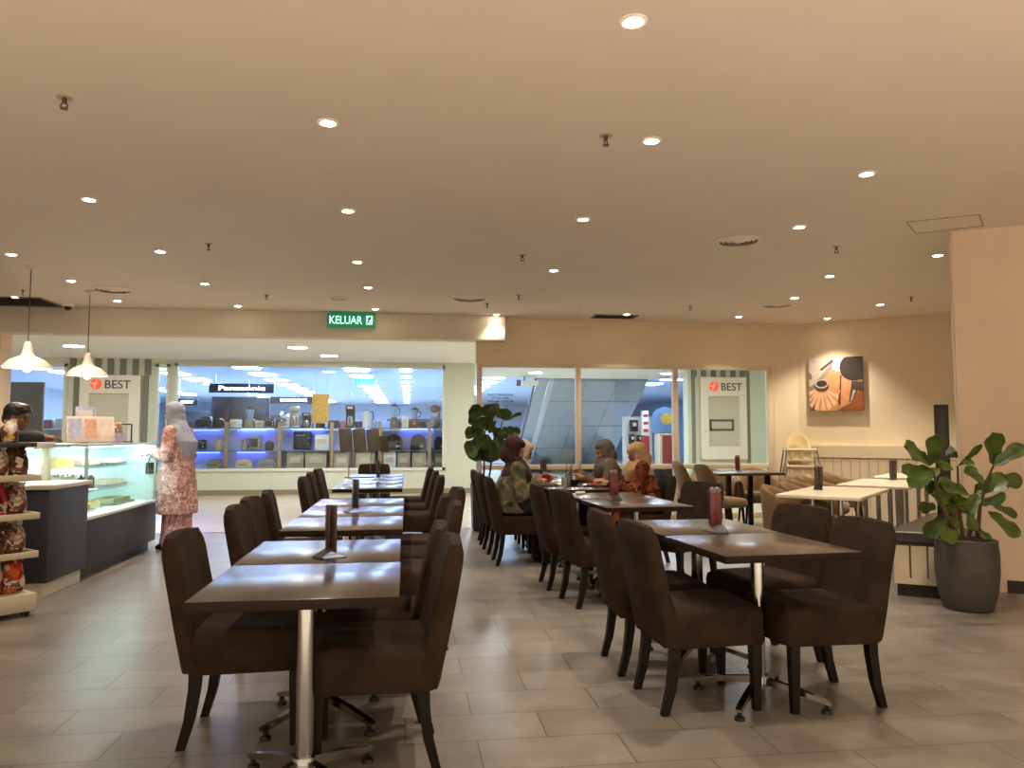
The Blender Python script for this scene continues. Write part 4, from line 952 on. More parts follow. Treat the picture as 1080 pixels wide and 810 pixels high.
t = thing('bowl', 'dark bowl in the middle of the diners\' table', 'bowl', (1.72, 7.92, .75)); mb = MB(); mb.lathe([(.001, .004), (.04, 0), (.085, .06), (.08, .06), (.038, .008), (.001, .01)], seg=28, caps=False); mb.build('bowl_body', mat('bowl_brown', '#3d2c1f', .35), t)
mb = MB(); mb.lathe([(.001, .044), (.066, .042)], seg=24, caps=False); mb.build('soup', M_FOOD2, t)
t = thing('tissue_pack', 'small white tissue pack on the dark table before the diners', 'tissue pack', (1.52, 6.72, .75), .4); mb = MB(); mb.box((0, 0, .012), (.08, .05, .024), bev=.008); mb.build('pack', M_WHITE, t); mb = MB(); mb.box((0, 0, .0245), (.04, .012, .002)); mb.build('flap', PAP[1], t)
# ------------------------------------------------------------------ people
M_SKIN = mat('skin_tan', '#a97a5c', 0.55, spec=0.35); M_SKIN2 = mat('skin_brown', '#8d5f45', 0.55, spec=0.35)
M_EYE = mat('eye_dark', '#1a1210', 0.2); M_LIP = mat('lip', '#7d4138', 0.5)
def fuse(mb, name, m, parent, voxel, smooth=4, noise=0.0, nscale=9.0):
    """unite the collected shapes into one continuous surface"""
    bmesh.ops.recalc_face_normals(mb.bm, faces=mb.bm.faces[:])
    me = bpy.data.meshes.new(name); mb.bm.to_mesh(me); mb.bm.free(); o = bpy.data.objects.new(name, me); COL.objects.link(o)
    r = o.modifiers.new('r', 'REMESH'); r.mode = 'VOXEL'; r.voxel_size = voxel; r.use_smooth_shade = True
    if smooth: s = o.modifiers.new('s', 'SMOOTH'); s.factor = .5; s.iterations = smooth
    if noise:
        tx_ = bpy.data.textures.new(name + '_folds', 'CLOUDS'); tx_.noise_scale = 1 / nscale
        d = o.modifiers.new('d', 'DISPLACE'); d.texture = tx_; d.strength = noise; d.mid_level = .5; d.texture_coords = 'LOCAL'
    dg = bpy.context.evaluated_depsgraph_get(); me2 = bpy.data.meshes.new_from_object(o.evaluated_get(dg)); o.modifiers.clear(); o.data = me2; bpy.data.meshes.remove(me)
    for p in me2.polygons: p.use_smooth = True
    me2.materials.clear(); me2.materials.append(m); me2.name = name
    if parent: o.parent = parent
    return o
def limb(mb, pts, rs, seg=14):
    for (a, b), (ra_, rb) in zip(zip(pts, pts[1:]), zip(rs, rs[1:])): mb.cyl(a, b, ra_, rb, seg)
    for p, r in zip(pts, rs): mb.ball(p, r * 1.0, 12, 8)
def hand(mb, wrist, d, n, side, curl=0.5):
    """palm, four bent fingers and a thumb from its side; d points along the hand, n out of the back of it"""
    wrist, d = Vector(wrist), Vector(d).normalized(); n = Vector(n); n = (n - d * n.dot(d)).normalized(); s = d.cross(n) * side
    q = Matrix((s, d, n)).transposed().to_euler()
    mb.ball(wrist + d * .05, (.038, .052, .016), 12, 8, q)
    for k, (o, L) in enumerate(((-.027, .070), (-.009, .080), (.009, .075), (.027, .058))):
        b = wrist + d * (.088 - .006 * abs(k - 1.2)) + s * o; dd = d; p = b
        for j, f in enumerate((.42, .33, .25)):
            dd = (dd * math.cos(curl * .8) - n * math.sin(curl * .8)).normalized() if True else dd
            e = p + dd * (L * f); mb.cyl(p - dd * .004, e, .0088 - .0008 * j, .0082 - .0008 * j, 8); mb.ball(e, .0082 - .0008 * j, 8, 6); p = e
    b = wrist + d * .028 - s * .030; e = b + (d * .7 - s * .75 - n * .25).normalized() * .04; mb.cyl(b, e, .012, .0105, 8); mb.ball(e, .0105, 8, 6); f = e + (d * .95 - s * .1 - n * .4).normalized() * .03; mb.cyl(e, f, .010, .008, 8); mb.ball(f, .008, 8, 6)
def head(mb, c, pitch=0.0, yaw=0.0, sc=1.0):
    """skull with brow, nose, lips, chin and ears; faces +Y before turning"""
    R = Euler((pitch, 0, yaw)); Rm = R.to_matrix(); c = Vector(c)
    P = lambda x, y, z: c + Rm @ (Vector((x, y, z)) * sc)
    def b(p, r): mb.ball(P(*p), tuple(v * sc for v in r), 16, 12, R)
    b((0, -.012, .035), (.073, .092, .085)); b((0, .025, -.03), (.058, .060, .082)); b((0, .058, -.092), (.024, .022, .018)); b((0, .072, .018), (.045, .018, .012))
    mb.cyl(P(0, .078, .018), P(0, .104, -.026), .008 * sc, .0145 * sc, 10); mb.ball(P(0, .100, -.028), .0145 * sc, 10, 8)
    for s in (-1, 1): b((s * .012, .092, -.031), (.009, .009, .007)); b((s * .036, .060, -.030), (.022, .020, .02)); b((s * .074, -.008, -.005), (.010, .020, .032))
    b((0, .081, -.058), (.024, .010, .007)); b((0, .078, -.069), (.020, .010, .007))
    return P, R
def face_bits(P, R, body, sc=1.0):
    for s in (-1, 1):
        mb = MB(); mb.ball(P(s * .030, .0775, .0035), tuple(v * sc for v in (.012, .007, .007)), 12, 8, R); mb.build('eye', M_EYE, body)
        mb = MB(); mb.tube([P(s * .014, .089, .024), P(s * .032, .088, .029), P(s * .050, .074, .024)], .0035 * sc, 6); mb.build('eyebrow', M_EYE, body)
    mb = MB(); mb.ball(P(0, .0885, -.0635), tuple(v * sc for v in (.020, .004, .006)), 12, 8, R); mb.build('mouth', M_LIP, body)
def hijab(c, pitch, yaw, body, m, drape, sc=1.0):
    """scarf hood round the face and a cape falling on shoulders; drape = list of (centre, rx, ry)"""
    R = Euler((pitch, 0, yaw)); Rm = R.to_matrix(); c = Vector(c); P = lambda x, y, z: c + Rm @ (Vector((x, y, z)) * sc)
    mb = MB()
    def b(p, r): mb.ball(P(*p), tuple(v * sc for v in r), 20, 14, R)
    b((0, -.030, .030), (.092, .100, .108)); b((0, -.005, .075), (.078, .090, .056)); b((0, -.045, -.06), (.085, .085, .10))
    for s in (-1, 1): b((s * .062, .010, -.03), (.026, .052, .085)); b((s * .040, .035, -.095), (.034, .036, .04))
    b((0, .045, -.125), (.055, .035, .03))
    rings = [[Vector(cc) + Vector((rx * math.cos(a) * (1 + .03 * math.sin(6 * a)), ry * math.sin(a) * (1 + .03 * math.cos(5 * a)), 0)) for a in [2 * PI * k / 28 for k in range(28)]] for cc, rx, ry in drape]
    mb.loft(rings)
    return fuse(mb, 'headscarf', m, body, .009 * sc, 3, .012, 14)
def person_root(label, loc, deg): return thing('person', label, 'person', loc, math.radians(deg))
def ellipse(c, rx, ry, n=30, fold=0.0, ph=0.0): return [Vector(c) + Vector((rx * math.cos(a) * (1 + fold * math.sin(7 * a + ph)), ry * math.sin(a) * (1 + fold * math.cos(6 * a + ph)), 0)) for a in [2 * PI * k / n for k in range(n)]]

def seated(label, loc, deg, seat, lean, head_dy, head_z, hpitch, hyaw, hands, top_m, scarf_m, skirt_m, skin=M_SKIN, hair=None, sz=1.0):
    """frame: faces +Y, pelvis over the origin; hands = ((x,y,z) left wrist, right wrist)"""
    t = person_root(label, loc, deg); zs = seat
    pel = Vector((0, 0, zs + .10)); chest = Vector((0, lean * .55, zs + .33)); neck = Vector((0, lean * .95, zs + .50)); hd = Vector((0, head_dy, head_z))
    sh = [Vector((s * .165, lean * .9, zs + .455)) for s in (-1, 1)]; hip = [Vector((s * .085, .02, zs + .085)) for s in (-1, 1)]; kn = [Vector((s * .10, .42, zs + .075)) for s in (-1, 1)]; an = [Vector((s * .10, .38 + .05 * s, .085)) for s in (-1, 1)]
    mb = MB(); limb(mb, [pel, chest, neck], [.125, .125, .06]); mb.ball(pel, (.16, .13, .12)); mb.ball(chest, (.155, .11, .15)); limb(mb, [sh[0], neck - Vector((0, 0, .03)), sh[1]], [.06, .07, .06]); limb(mb, [neck, hd + Vector((0, -.01, -.04))], [.055, .052])
    el = []
    for i, s in enumerate((-1, 1)):
        w = Vector(hands[i]); mid = (sh[i] + w) / 2; dv = w - sh[i]; half = min(dv.length / 2, .27); out = Vector((s * .5, -.35, -1)); out = (out - dv.normalized() * out.dot(dv.normalized())).normalized(); e = mid + out * math.sqrt(max(0.003, .27 ** 2 - half ** 2)); el.append(e)
        limb(mb, [sh[i], e, w], [.052, .040, .027]); hd_ = (w - e).normalized(); hand(mb, w, hd_, Vector((s * .25, .1, 1)), -s, .55)
        limb(mb, [hip[i], kn[i], an[i]], [.085, .062, .042]); limb(mb, [an[i] + Vector((0, -.03, -.04)), an[i] + Vector((0, .15, -.055))], [.04, .03])
    P, R = head(mb, hd, hpitch, hyaw); body = fuse(mb, 'body', skin, t, .0075, 3); face_bits(P, R, body)
    # blouse with sleeves
    mb = MB(); c2 = pel.lerp(chest, .5)
    mb.loft([ellipse((0, .06, zs + .015), .205, .22, fold=.03), ellipse((0, .03, zs + .06), .205, .19, fold=.02), ellipse(c2, .175, .15), ellipse(chest, .185, .145), ellipse(neck - Vector((0, 0, .07)), .16, .105), ellipse(neck - Vector((0, 0, .01)), .075, .065)])
    for i in range(2): limb(mb, [sh[i], el[i], el[i].lerp(Vector(hands[i]), .86)], [.075, .066, .050])
    fuse(mb, 'blouse', top_m, body, .010, 4, .018, 10)
    mb = MB()
    for i in range(2): limb(mb, [hip[i], kn[i], an[i] + Vector((0, 0, .05))], [.115, .095, .085])
    mb.loft([ellipse((0, .40, .12), .20, .10, fold=.05), ellipse((0, .41, zs + .0), .185, .09), ellipse((0, .40, zs + .12), .17, .07)])
    fuse(mb, 'skirt', skirt_m, body, .012, 4, .015, 9)
    for i in range(2): mb = MB(); limb(mb, [an[i] + Vector((0, -.035, -.043)), an[i] + Vector((0, .10, -.048)), an[i] + Vector((0, .165, -.058))], [.044, .042, .03]); fuse(mb, 'shoe', M_BLACK, body, .009, 2)
    if scarf_m:
        hijab(hd, hpitch, hyaw, body, scarf_m, [(hd + Vector((0, -.035, -.06)), .082, .085), (neck + Vector((0, .0, .02)), .10, .10), (neck + Vector((0, 0, -.06)), .185, .135), (chest + Vector((0, .03, .06)), .175, .16), (chest + Vector((0, .05, -.02)), .12, .13)])
    return t, body
SC_MAROON = mat('scarf_maroon', '#38181f', .85); SC_PALE = mat('scarf_pale', '#b7a58c', .85); SC_GREY = mat('scarf_grey', '#5f554c', .85); SC_CREAM = mat('scarf_cream', '#b08f68', .85); SC_BLUE = mat('scarf_blue_grey', '#a3abc0', .85)
CL_CAMO = pattern_mat('blouse_olive_floral', '#5b5a40', ['#6f6448', '#474a34', '#7f7160', '#545640'], 24)
CL_ORANGE = pattern_mat('blouse_orange_floral', '#6e3420', ['#54261a', '#85502e', '#3f1c16', '#643022'], 30)
CL_GREYB = mat('blouse_taupe', '#6b5647', .85); CL_BEIGE = mat('blouse_beige', '#8c745a', .85); CL_DARK = mat('skirt_dark', '#1e1a1a', .85); CL_OLV = pattern_mat('skirt_olive_floral', '#676248', ['#7c7150', '#4e5038', '#756a58'], 24)
CL_ORS = pattern_mat('skirt_orange_floral', '#8a4422', ['#6d2a18', '#a8602e', '#4a1d14'], 20)
SEAT = .487
seated('person in a maroon headscarf and olive floral blouse, seated looking down at her hands', (1.01, 7.72, 0), -90, SEAT, .08, .06, 1.125, -.45, 0, ((-.10, .27, .78), (.06, .29, .79)), CL_CAMO, SC_MAROON, CL_DARK)
seated('person in a pale headscarf, seated behind the maroon headscarf, reaching for a drink', (1.06, 8.48, 0), -88, SEAT, .16, .22, 1.085, -.5, 0, ((-.12, .44, .80), (.10, .46, .79)), CL_BEIGE, SC_PALE, CL_DARK)
seated('person in a grey headscarf, seated across, holding a drink with a straw', (2.34, 8.50, 0), 92, SEAT, .12, .14, 1.085, -.35, 0, ((-.10, .40, .80), (.07, .40, .84)), CL_GREYB, SC_GREY, CL_DARK)
seated('person in a cream headscarf and orange floral blouse, leaning over the table', (2.46, 7.72, 0), 88, SEAT, .11, .11, 1.06, -.5, .05, ((-.13, .44, .79), (.12, .43, .79)), CL_ORANGE, SC_CREAM, CL_ORS)
tumbler(1.90, 8.50, .15, MD1, 'iced drink held by the person in the grey headscarf')
for x, y, d, l in ((1.12, 7.72, -90, 'dark dining chair of the person in the maroon headscarf'), (1.10, 8.46, -88, 'dark dining chair of the person in the pale headscarf'), (1.10, 9.18, -92, 'empty dark dining chair beyond the person in the pale headscarf'),
                   (2.36, 7.72, 88, 'dark dining chair of the person in the cream headscarf'), (2.28, 8.50, 92, 'dark dining chair of the person in the grey headscarf')): chair(x, y, d, l, GP)

# customer standing in pink
CL_PINK = pattern_mat('tunic_pink_floral', '#bd8880', ['#cfa59c', '#ad776f', '#dcc3bc', '#9c6d68', '#c4958c'], 42)
t = person_root('person in a pink floral tunic and blue grey headscarf, standing at the cake display', (-2.57, 9.12, 0), 74)
mb = MB(); hd = Vector((0, .055, 1.515)); neck = Vector((0, .0, 1.36)); chest = Vector((0, -.01, 1.17)); pel = Vector((0, -.02, .88))
limb(mb, [pel, chest, neck], [.125, .125, .06]); mb.ball(pel, (.165, .13, .12)); mb.ball(chest, (.155, .115, .16)); sh = [Vector((s * .165, -.005, 1.30)) for s in (-1, 1)]; limb(mb, [sh[0], neck - Vector((0, 0, .03)), sh[1]], [.06, .07, .06]); limb(mb, [neck, hd + Vector((0, -.01, -.04))], [.055, .052])
el = [Vector((s * .235, -.02, 1.04)) for s in (-1, 1)]; wr = [Vector((-.09, .235, 1.08)), Vector((.10, .235, 1.07))]
for i, s in enumerate((-1, 1)):
    limb(mb, [sh[i], el[i], wr[i]], [.052, .041, .027]); hand(mb, wr[i], (Vector((0, .29, 1.09)) + Vector((-s * -.02, 0, 0)) - wr[i]).normalized() + Vector((0, .8, .1)), Vector((s * .75, 0, .7)), -s, .75)
    limb(mb, [Vector((s * .085, -.02, .82)), Vector((s * .09, .0, .46)), Vector((s * .09, -.03, .09))], [.088, .062, .042]); limb(mb, [Vector((s * .09, -.06, .045)), Vector((s * .10, .12, .032))], [.042, .032])
P, R = head(mb, hd, -.12, .1); body = fuse(mb, 'body', M_SKIN, t, .0075, 3); face_bits(P, R, body)
mb = MB(); mb.loft([ellipse((0, -.01, .40), .235, .215, fold=.03), ellipse((0, -.015, .60), .225, .20, fold=.025, ph=.4), ellipse((0, -.02, .85), .205, .175, fold=.01), ellipse((0, -.01, 1.02), .185, .155), ellipse(chest, .19, .15), ellipse((0, -.005, 1.28), .165, .11), ellipse((0, 0, 1.35), .08, .07)])
for i in range(2): limb(mb, [sh[i], el[i], el[i].lerp(wr[i], .86)], [.078, .072, .062])
fuse(mb, 'tunic', CL_PINK, body, .010, 4, .016, 9)
mb = MB(); mb.loft([ellipse((0, -.02, .035), .185, .17, fold=.06), ellipse((0, -.02, .25), .165, .15, fold=.045), ellipse((0, -.02, .6), .17, .15, fold=.02), ellipse((0, -.02, .9), .15, .13)]); fuse(mb, 'skirt', CL_PINK, body, .012, 3, .012, 9)
for s in (-1, 1): mb = MB(); limb(mb, [Vector((s * .09, -.065, .045)), Vector((s * .098, .08, .042)), Vector((s * .102, .14, .032))], [.045, .042, .03]); fuse(mb, 'shoe', M_BLACK, body, .009, 2)
hijab(hd, -.12, .1, body, SC_BLUE, [(hd + Vector((0, -.03, -.05)), .082, .088), (neck + Vector((0, -.01, .03)), .095, .10), (neck + Vector((0, -.015, -.06)), .155, .125), ((0, -.05, 1.2), .165, .155), ((0, -.085, 1.08), .12, .115), ((0, -.10, 1.0), .07, .08)])
t = thing('phone', 'dark wallet phone held by the customer in pink', 'phone', (0, 0, 0)); t.rotation_euler = (0, 0, math.radians(20))
q = Matrix.Rotation(math.radians(74), 3, 'Z') @ Vector((0.0, .345, 1.075)) + Vector((-2.57, 9.12, 0)); t.location = q
mb = MB(); mb.box((0, 0, 0), (.16, .018, .09), rot=Euler((-.4, 0, 0)), bev=.005); mb.build('case', M_BLACK, t); mb = MB(); mb.box((0, -.0105, -.004), (.14, .002, .074), rot=Euler((-.4, 0, 0))); mb.build('screen', mat('phone_screen', '#101319', .1), t)
t = thing('handbag', 'small black bag hanging at the front of the customer in pink', 'bag', (0, 0, 0)); q = Matrix.Rotation(math.radians(74), 3, 'Z') @ Vector((-.03, .29, .90)) + Vector((-2.57, 9.12, 0)); t.location = q; t.rotation_euler = (0, 0, math.radians(74))
mb = MB(); mb.box((0, 0, 0), (.17, .05, .13), bev=.015); mb.build('pouch', M_BLACK, t); mb = MB(); mb.tube([(-.07, 0, .06), (-.06, -.02, .12), (-.02, -.04, .155), (.04, -.02, .12), (.07, 0, .06)], .006, 8); mb.build('strap', M_BLACK, t)

# staff leaning on the counter
t = person_root('person with short black hair and glasses, leaning on the counter behind snack rack', (-3.90, 7.92, 0), -86)
hd = Vector((0, .20, 1.44)); neck = Vector((0, .10, 1.30)); chest = Vector((0, .04, 1.12)); pel = Vector((0, -.10, .88)); mb = MB()
limb(mb, [pel, chest, neck], [.13, .13, .06]); mb.ball(pel, (.165, .13, .12)); mb.ball(chest, (.165, .12, .16)); sh = [Vector((s * .18, .09, 1.26)) for s in (-1, 1)]; limb(mb, [sh[0], neck - Vector((0, 0, .03)), sh[1]], [.06, .07, .06]); limb(mb, [neck, hd + Vector((0, -.01, -.04))], [.058, .055])
el = [Vector((-.26, .28, 1.25)), Vector((.24, .28, 1.25))]; wr = [Vector((-.06, .40, 1.245)), Vector((.04, .46, 1.25))]
for i, s in enumerate((-1, 1)):
    limb(mb, [sh[i], el[i], wr[i]], [.055, .043, .029]); hand(mb, wr[i], (wr[i] - el[i]) + Vector((0, .12, 0)), (0, .0, 1), -s, .5)
    limb(mb, [Vector((s * .085, -.10, .82)), Vector((s * .09, -.06, .46)), Vector((s * .09, -.10, .09))], [.088, .062, .042]); limb(mb, [Vector((s * .09, -.12, .045)), Vector((s * .10, .06, .032))], [.042, .032])
P, R = head(mb, hd, -.12, -.12, 1.05); body = fuse(mb, 'body', M_SKIN2, t, .007, 3); face_bits(P, R, body, 1.05)
M_DKC = mat('dark_shirt', '#211d22', .85)
mb = MB(); mb.loft([ellipse((0, -.10, .78), .19, .15), ellipse((0, -.08, .9), .185, .15), ellipse((0, -.02, 1.02), .185, .15), ellipse(chest, .195, .15), ellipse((0, .08, 1.25), .17, .115), ellipse((0, .10, 1.31), .075, .07)])
for i in range(2): limb(mb, [sh[i], el[i], el[i].lerp(wr[i], .8)], [.078, .066, .048])
fuse(mb, 'shirt', M_DKC, body, .010, 4, .014, 10)
mb = MB()
for s in (-1, 1): limb(mb, [Vector((s * .085, -.10, .84)), Vector((s * .09, -.06, .46)), Vector((s * .09, -.10, .1))], [.10, .078, .06])
fuse(mb, 'trousers', CL_DARK, body, .012, 3)
for s in (-1, 1): mb = MB(); limb(mb, [Vector((s * .09, -.13, .045)), Vector((s * .098, .02, .042)), Vector((s * .102, .08, .032))], [.045, .042, .03]); fuse(mb, 'shoe', M_BLACK, body, .009, 2)
mb = MB(); HP = lambda x, y, z: P(x, y, z)
for p_, r_ in (((0, -.025, .055), (.088, .102, .085)), ((0, .03, .085), (.080, .075, .045)), ((0, -.06, -.01), (.080, .068, .075)), ((.02, .07, .075), (.055, .03, .024)), ((-.03, .068, .07), (.05, .03, .024))): mb.ball(HP(*p_), tuple(v * 1.05 for v in r_), 18, 12, R)
fuse(mb, 'hair', mat('black_hair', '#15100f', .5), body, .007, 2, .012, 40)
mb = MB()
for s in (-1, 1):
    pts = [P(s * .032 + .024 * math.cos(a), .098, .002 + .020 * math.sin(a)) for a in [2 * PI * k / 16 for k in range(17)]]; mb.tube(pts, .0022, 6); mb.tube([P(s * .056, .096, .006), P(s * .078, .04, .006), P(s * .080, -.01, .004)], .0022, 6)
mb.tube([P(-.008, .100, .004), P(.008, .100, .004)], .0022, 6); mb.build('glasses', mat('glasses_frame', '#1d1413', .3), body)
# ------------------------------------------------------------------ shop across the corridor
SY = 16.9
M_SFRAME = mat('shop_window_frame', '#d3d6c8', 0.4); M_SLAT = mat('dark_slat', '#767b70', 0.5); M_STORECEIL = mat('shop_ceiling', '#b4cbea', 0.9); M_SWALL = mat('shop_inner_wall', '#aebfd6', 0.8)
M_CAB = mat('door_panel_cream', '#e4e0d0', 0.4); M_CABIN = mat('door_panel_inset', '#c4c1ac', 0.45)
mb = MB(); zt = 2.85
def wp(x0, x1, z0, z1, d=0.16): mb.box(((x0 + x1) / 2, SY + d / 2, (z0 + z1) / 2), (x1 - x0, d, z1 - z0))
wp(-12, -8.2, 0, zt); wp(-8.2, -6.96, 0, .5); wp(-8.2, -6.96, 2.73, zt); wp(-6.96, -5.23, 0, zt, .3); wp(-5.23, -4.95, 0, .5); wp(-5.23, -4.95, 2.75, zt); wp(-4.95, -4.85, 0, zt); wp(-4.85, .81, 0, .5); wp(-4.85, .81, 2.77, zt); wp(.81, 1.46, 0, zt)
wp(6.35, 7.8, 0, zt, .3); wp(8.3, 14, 0, zt); wp(7.8, 8.3, 0, 2.85)
mb.box((1.42, 19.0, 1.42), (.08, 3.9, 2.84))
struct(mb, 'wall_shop_front', M_STOREWALL)
mb = MB(); mb.box((-1.9, SY - .008, .055), (6.7, .02, .11)); mb.box((-8.4, SY - .008, .055), (6.3, .02, .11)); struct(mb, 'baseboard_shop', mat('shop_skirting', '#8d8266', .5))
mb = MB(); mb.box((0, 31.6, 3.05), (30, 29.2, .1)); struct(mb, 'ceiling_shop', M_STORECEIL)
mb = MB(); mb.box((0, 46.1, 1.5), (30, .2, 3)); struct(mb, 'wall_shop_back', M_SWALL)
mb = MB(); mb.box((-13.6, 28.7, 1.5), (.2, 35.4, 3)); struct(mb, 'wall_shop_left', M_SWALL)
mb = MB(); mb.box((14.1, 28.7, 1.5), (.2, 35.4, 3)); struct(mb, 'wall_shop_right', M_SWALL)
def window(n, x0, x1, z0, z1, seams=()):
    mb = MB(); f = .06
    for x in (x0 + f / 2, x1 - f / 2): mb.box((x, SY + .02, (z0 + z1) / 2), (f, .10, z1 - z0))
    for z in (z0 + f / 2, z1 - f / 2): mb.box(((x0 + x1) / 2, SY + .02, z), (x1 - x0, .10, f))
    w = struct(mb, 'window_%d' % n, M_SFRAME); xs = [x0 + f] + list(seams) + [x1 - f]
    for a, b in zip(xs, xs[1:]): mb = MB(); mb.box(((a + b) / 2, SY + .03, (z0 + z1) / 2), (b - a - .008, .008, z1 - z0 - 2 * f)); mb.build('pane', M_GLASS, w)
window(2, -4.85, .81, .5, 2.77, (-3.35, -1.2)); window(3, -8.2, -6.96, .5, 2.73); window(4, -5.23, -4.95, .5, 2.75)
# dark vertical slats over both door panels
mb = MB()
for k in range(7):
    mb.box((-6.86 + k * .245, SY - .012, 2.68), (.12, .03, .34))
    if k < 6: mb.box((6.50 + k * .235, SY - .012, 2.72), (.12, .03, .25))
for x in (-6.78, -5.42): mb.box((x, SY - .01, 1.25), (.10, .03, 2.5))
for x in (6.48, 7.80): mb.box((x, SY - .01, 1.4), (.08, .03, 2.8))
struct(mb, 'trim_shop_slats', M_SLAT)
mb = MB(); mb.box((8.08, SY - .012, 1.45), (.50, .02, 2.7)); struct(mb, 'trim_green_glass', mat('green_back_glass', '#c2d8c4', .15))
M_LOGO = mat('logo_red', '#e2452f', 0.4, emit='#ff4a30', estr=.5); M_LOGT = mat('logo_grey', '#3d444e', 0.4)
def brand_panel(x0, x1, z0, z1, rx0, rx1, rz0, rz1, lab, frame):
    cx = (x0 + x1) / 2; t = thing('branded_wall_panel', lab, 'wall panel', (cx, SY - .03, 0), 0, 'wall panels on the shop front')  # cream wall panel with shop logo and shallow inset, not a case
    mb = MB(); d = .08
    for a, b, c, e in ((x0, rx0, z0, z1), (rx1, x1, z0, z1), (rx0, rx1, rz1, z1), (rx0, rx1, z0, rz0)): mb.box(((a + b) / 2 - cx, -d / 2, (c + e) / 2), (b - a, d, e - c))
    mb.build('surround', M_CAB, t)
    mb = MB(); mb.box(((rx0 + rx1) / 2 - cx, -.012, (rz0 + rz1) / 2), (rx1 - rx0, .02, rz1 - rz0)); mb.build('inset', M_CABIN, t)
    mb = MB(); w = rx1 - rx0; lx = rx0 - cx + w * .02; lz = (rz1 + z1) / 2
    # red roundel cut by a white spark, like a flying flag
    r = .115; mb.slab(ell(0, 0, r, r, 28), (lx + .12, -d - .001, lz), (1, 0, 0), (0, 0, 1), -.006); mb.build('logo_roundel', M_LOGO, t)
    mb = MB(); mb.slab([(-.12, .02), (-.02, .03), (.02, .12), (.035, .02), (.0, -.03), (-.03, -.12), (-.045, -.02)], (lx + .12, -d - .008, lz), (1, 0, 0), (0, 0, 1), -.002); mb.build('logo_spark', M_CAB, t)
    mb = MB(); mb.text('BEST', .24, (lx + .28, -d - .003, lz - .085), (1, 0, 0), (0, 0, 1), 0, width=.50); mb.build('lettering', M_LOGT, t)
    if frame:
        mb = MB(); f = .045
        for a, b, c, e in ((frame[0], frame[1], frame[2], frame[2] + f), (frame[0], frame[1], frame[3] - f, frame[3]), (frame[0], frame[0] + f, frame[2], frame[3]), (frame[1] - f, frame[1], frame[2], frame[3])): mb.box(((a + b) / 2 - cx, -.032, (c + e) / 2), (b - a, .02, e - c))
        mb.build('dark_frame', mat('panel_dark_frame', '#5a5c52', .5), t)
        mb = MB(); mb.ball((x0 - cx + .10, -d, 1.35), (.018, .01, .018)); mb.build('lock', M_STEEL, t)
brand_panel(-6.68, -5.50, .0, 2.50, -6.50, -5.72, .5, 2.12, 'cream branded wall panel with red roundel behind the cake counter', None)
brand_panel(6.62, 7.72, .71, 2.59, 6.80, 7.55, 1.0, 2.15, 'cream branded wall panel with red roundel seen through the right pane', (6.84, 7.42, 1.36, 1.62))
# corridor lights; more fixtures added in the hall to brighten it
M_CLIGHT = glow('corridor_light', '#f4f9ff', 88)
cl = None
for i, (x, y, lab) in enumerate(((atz(314, 366, 2.85).x, atz(314, 366, 2.85).y, 'corridor ceiling light left of the exit sign'), (atz(353, 380.5, 2.85).x, 15.6, 'corridor ceiling light near the top of the shop window'), (atz(78, 364.5, 2.85).x, atz(78, 364.5, 2.85).y, 'corridor ceiling light beside the second pendant'),
      (3.0, 14.2, 'corridor ceiling light beyond the left glass pane'), (6.4, 14.4, 'corridor ceiling light before the cream panel on the right'), (3.2, 19.2, 'ceiling light before the escalator'), (4.6, 17.6, 'added ceiling light at the hall entrance, before the escalator'), (5.2, 13.2, 'corridor ceiling light close beyond the middle pane'), (1.6, 13.4, 'corridor ceiling light close beyond the glazed front\'s left end'), (6.6, 19.0, 'added ceiling light above the shop hall entrance'))):
    t = thing('ceiling_light', lab, 'ceiling light', (x, y, 2.85), 0, 'corridor ceiling lights') if cl is None else dup(cl, (x, y, 2.85), 0, lab)
    if cl is None:
        cl = t; mb = MB(); mb.lathe([(.20, 0), (.20, -.012), (.17, -.016), (.165, -.006)], seg=32, caps=False); mb.build('rim', M_WHITE, t); mb = MB(); mb.lathe([(.001, -.010), (.168, -.009)], seg=32, caps=False); mb.build('diffuser', M_CLIGHT, t)
# shop ceiling panels
M_PANEL = glow('shop_light_panel', '#b6d2ff', 34)
ORD = ['first', 'second', 'third', 'fourth', 'fifth', 'sixth', 'seventh', 'eighth', 'ninth', 'tenth', 'eleventh', 'twelfth']
mb = MB(); mb.box((0, 0, -.012), (.60, .85, .02), bev=.004); pn = mb.build('light_panel', M_PANEL); used = False
for xr, wname, y0, n, sx in ((atz(377, 391, 3).x, 'over the middle of the shop window', 20.8, 10, 1), (atz(428, 391, 3).x, 'narrow, over the right of the shop window', 20.8, 10, .4), (atz(265, 389.5, 3).x, 'left of the hanging yellow sign', 20.4, 10, 1), (atz(197, 397, 3).x, 'over the customer in pink', 22.8, 7, 1), (-9.4, 'seen over the staff member', 20.4, 7, 1), (2.6, 'by the escalator', 23.0, 5, 1), (8.2, 'on the right of the hall', 23.0, 5, 1)):
    for k in range(n):
        o = pn if not used else pn.copy()
        if used: COL.objects.link(o)
        used = True; o.location = (xr, y0 + 2.35 * k, 3.0); o.scale = (sx, 1, 1); tag(o, '%s white light panel from the window, row %s' % (ORD[k], wname), 'ceiling light', 'light panels in the shop ceiling')
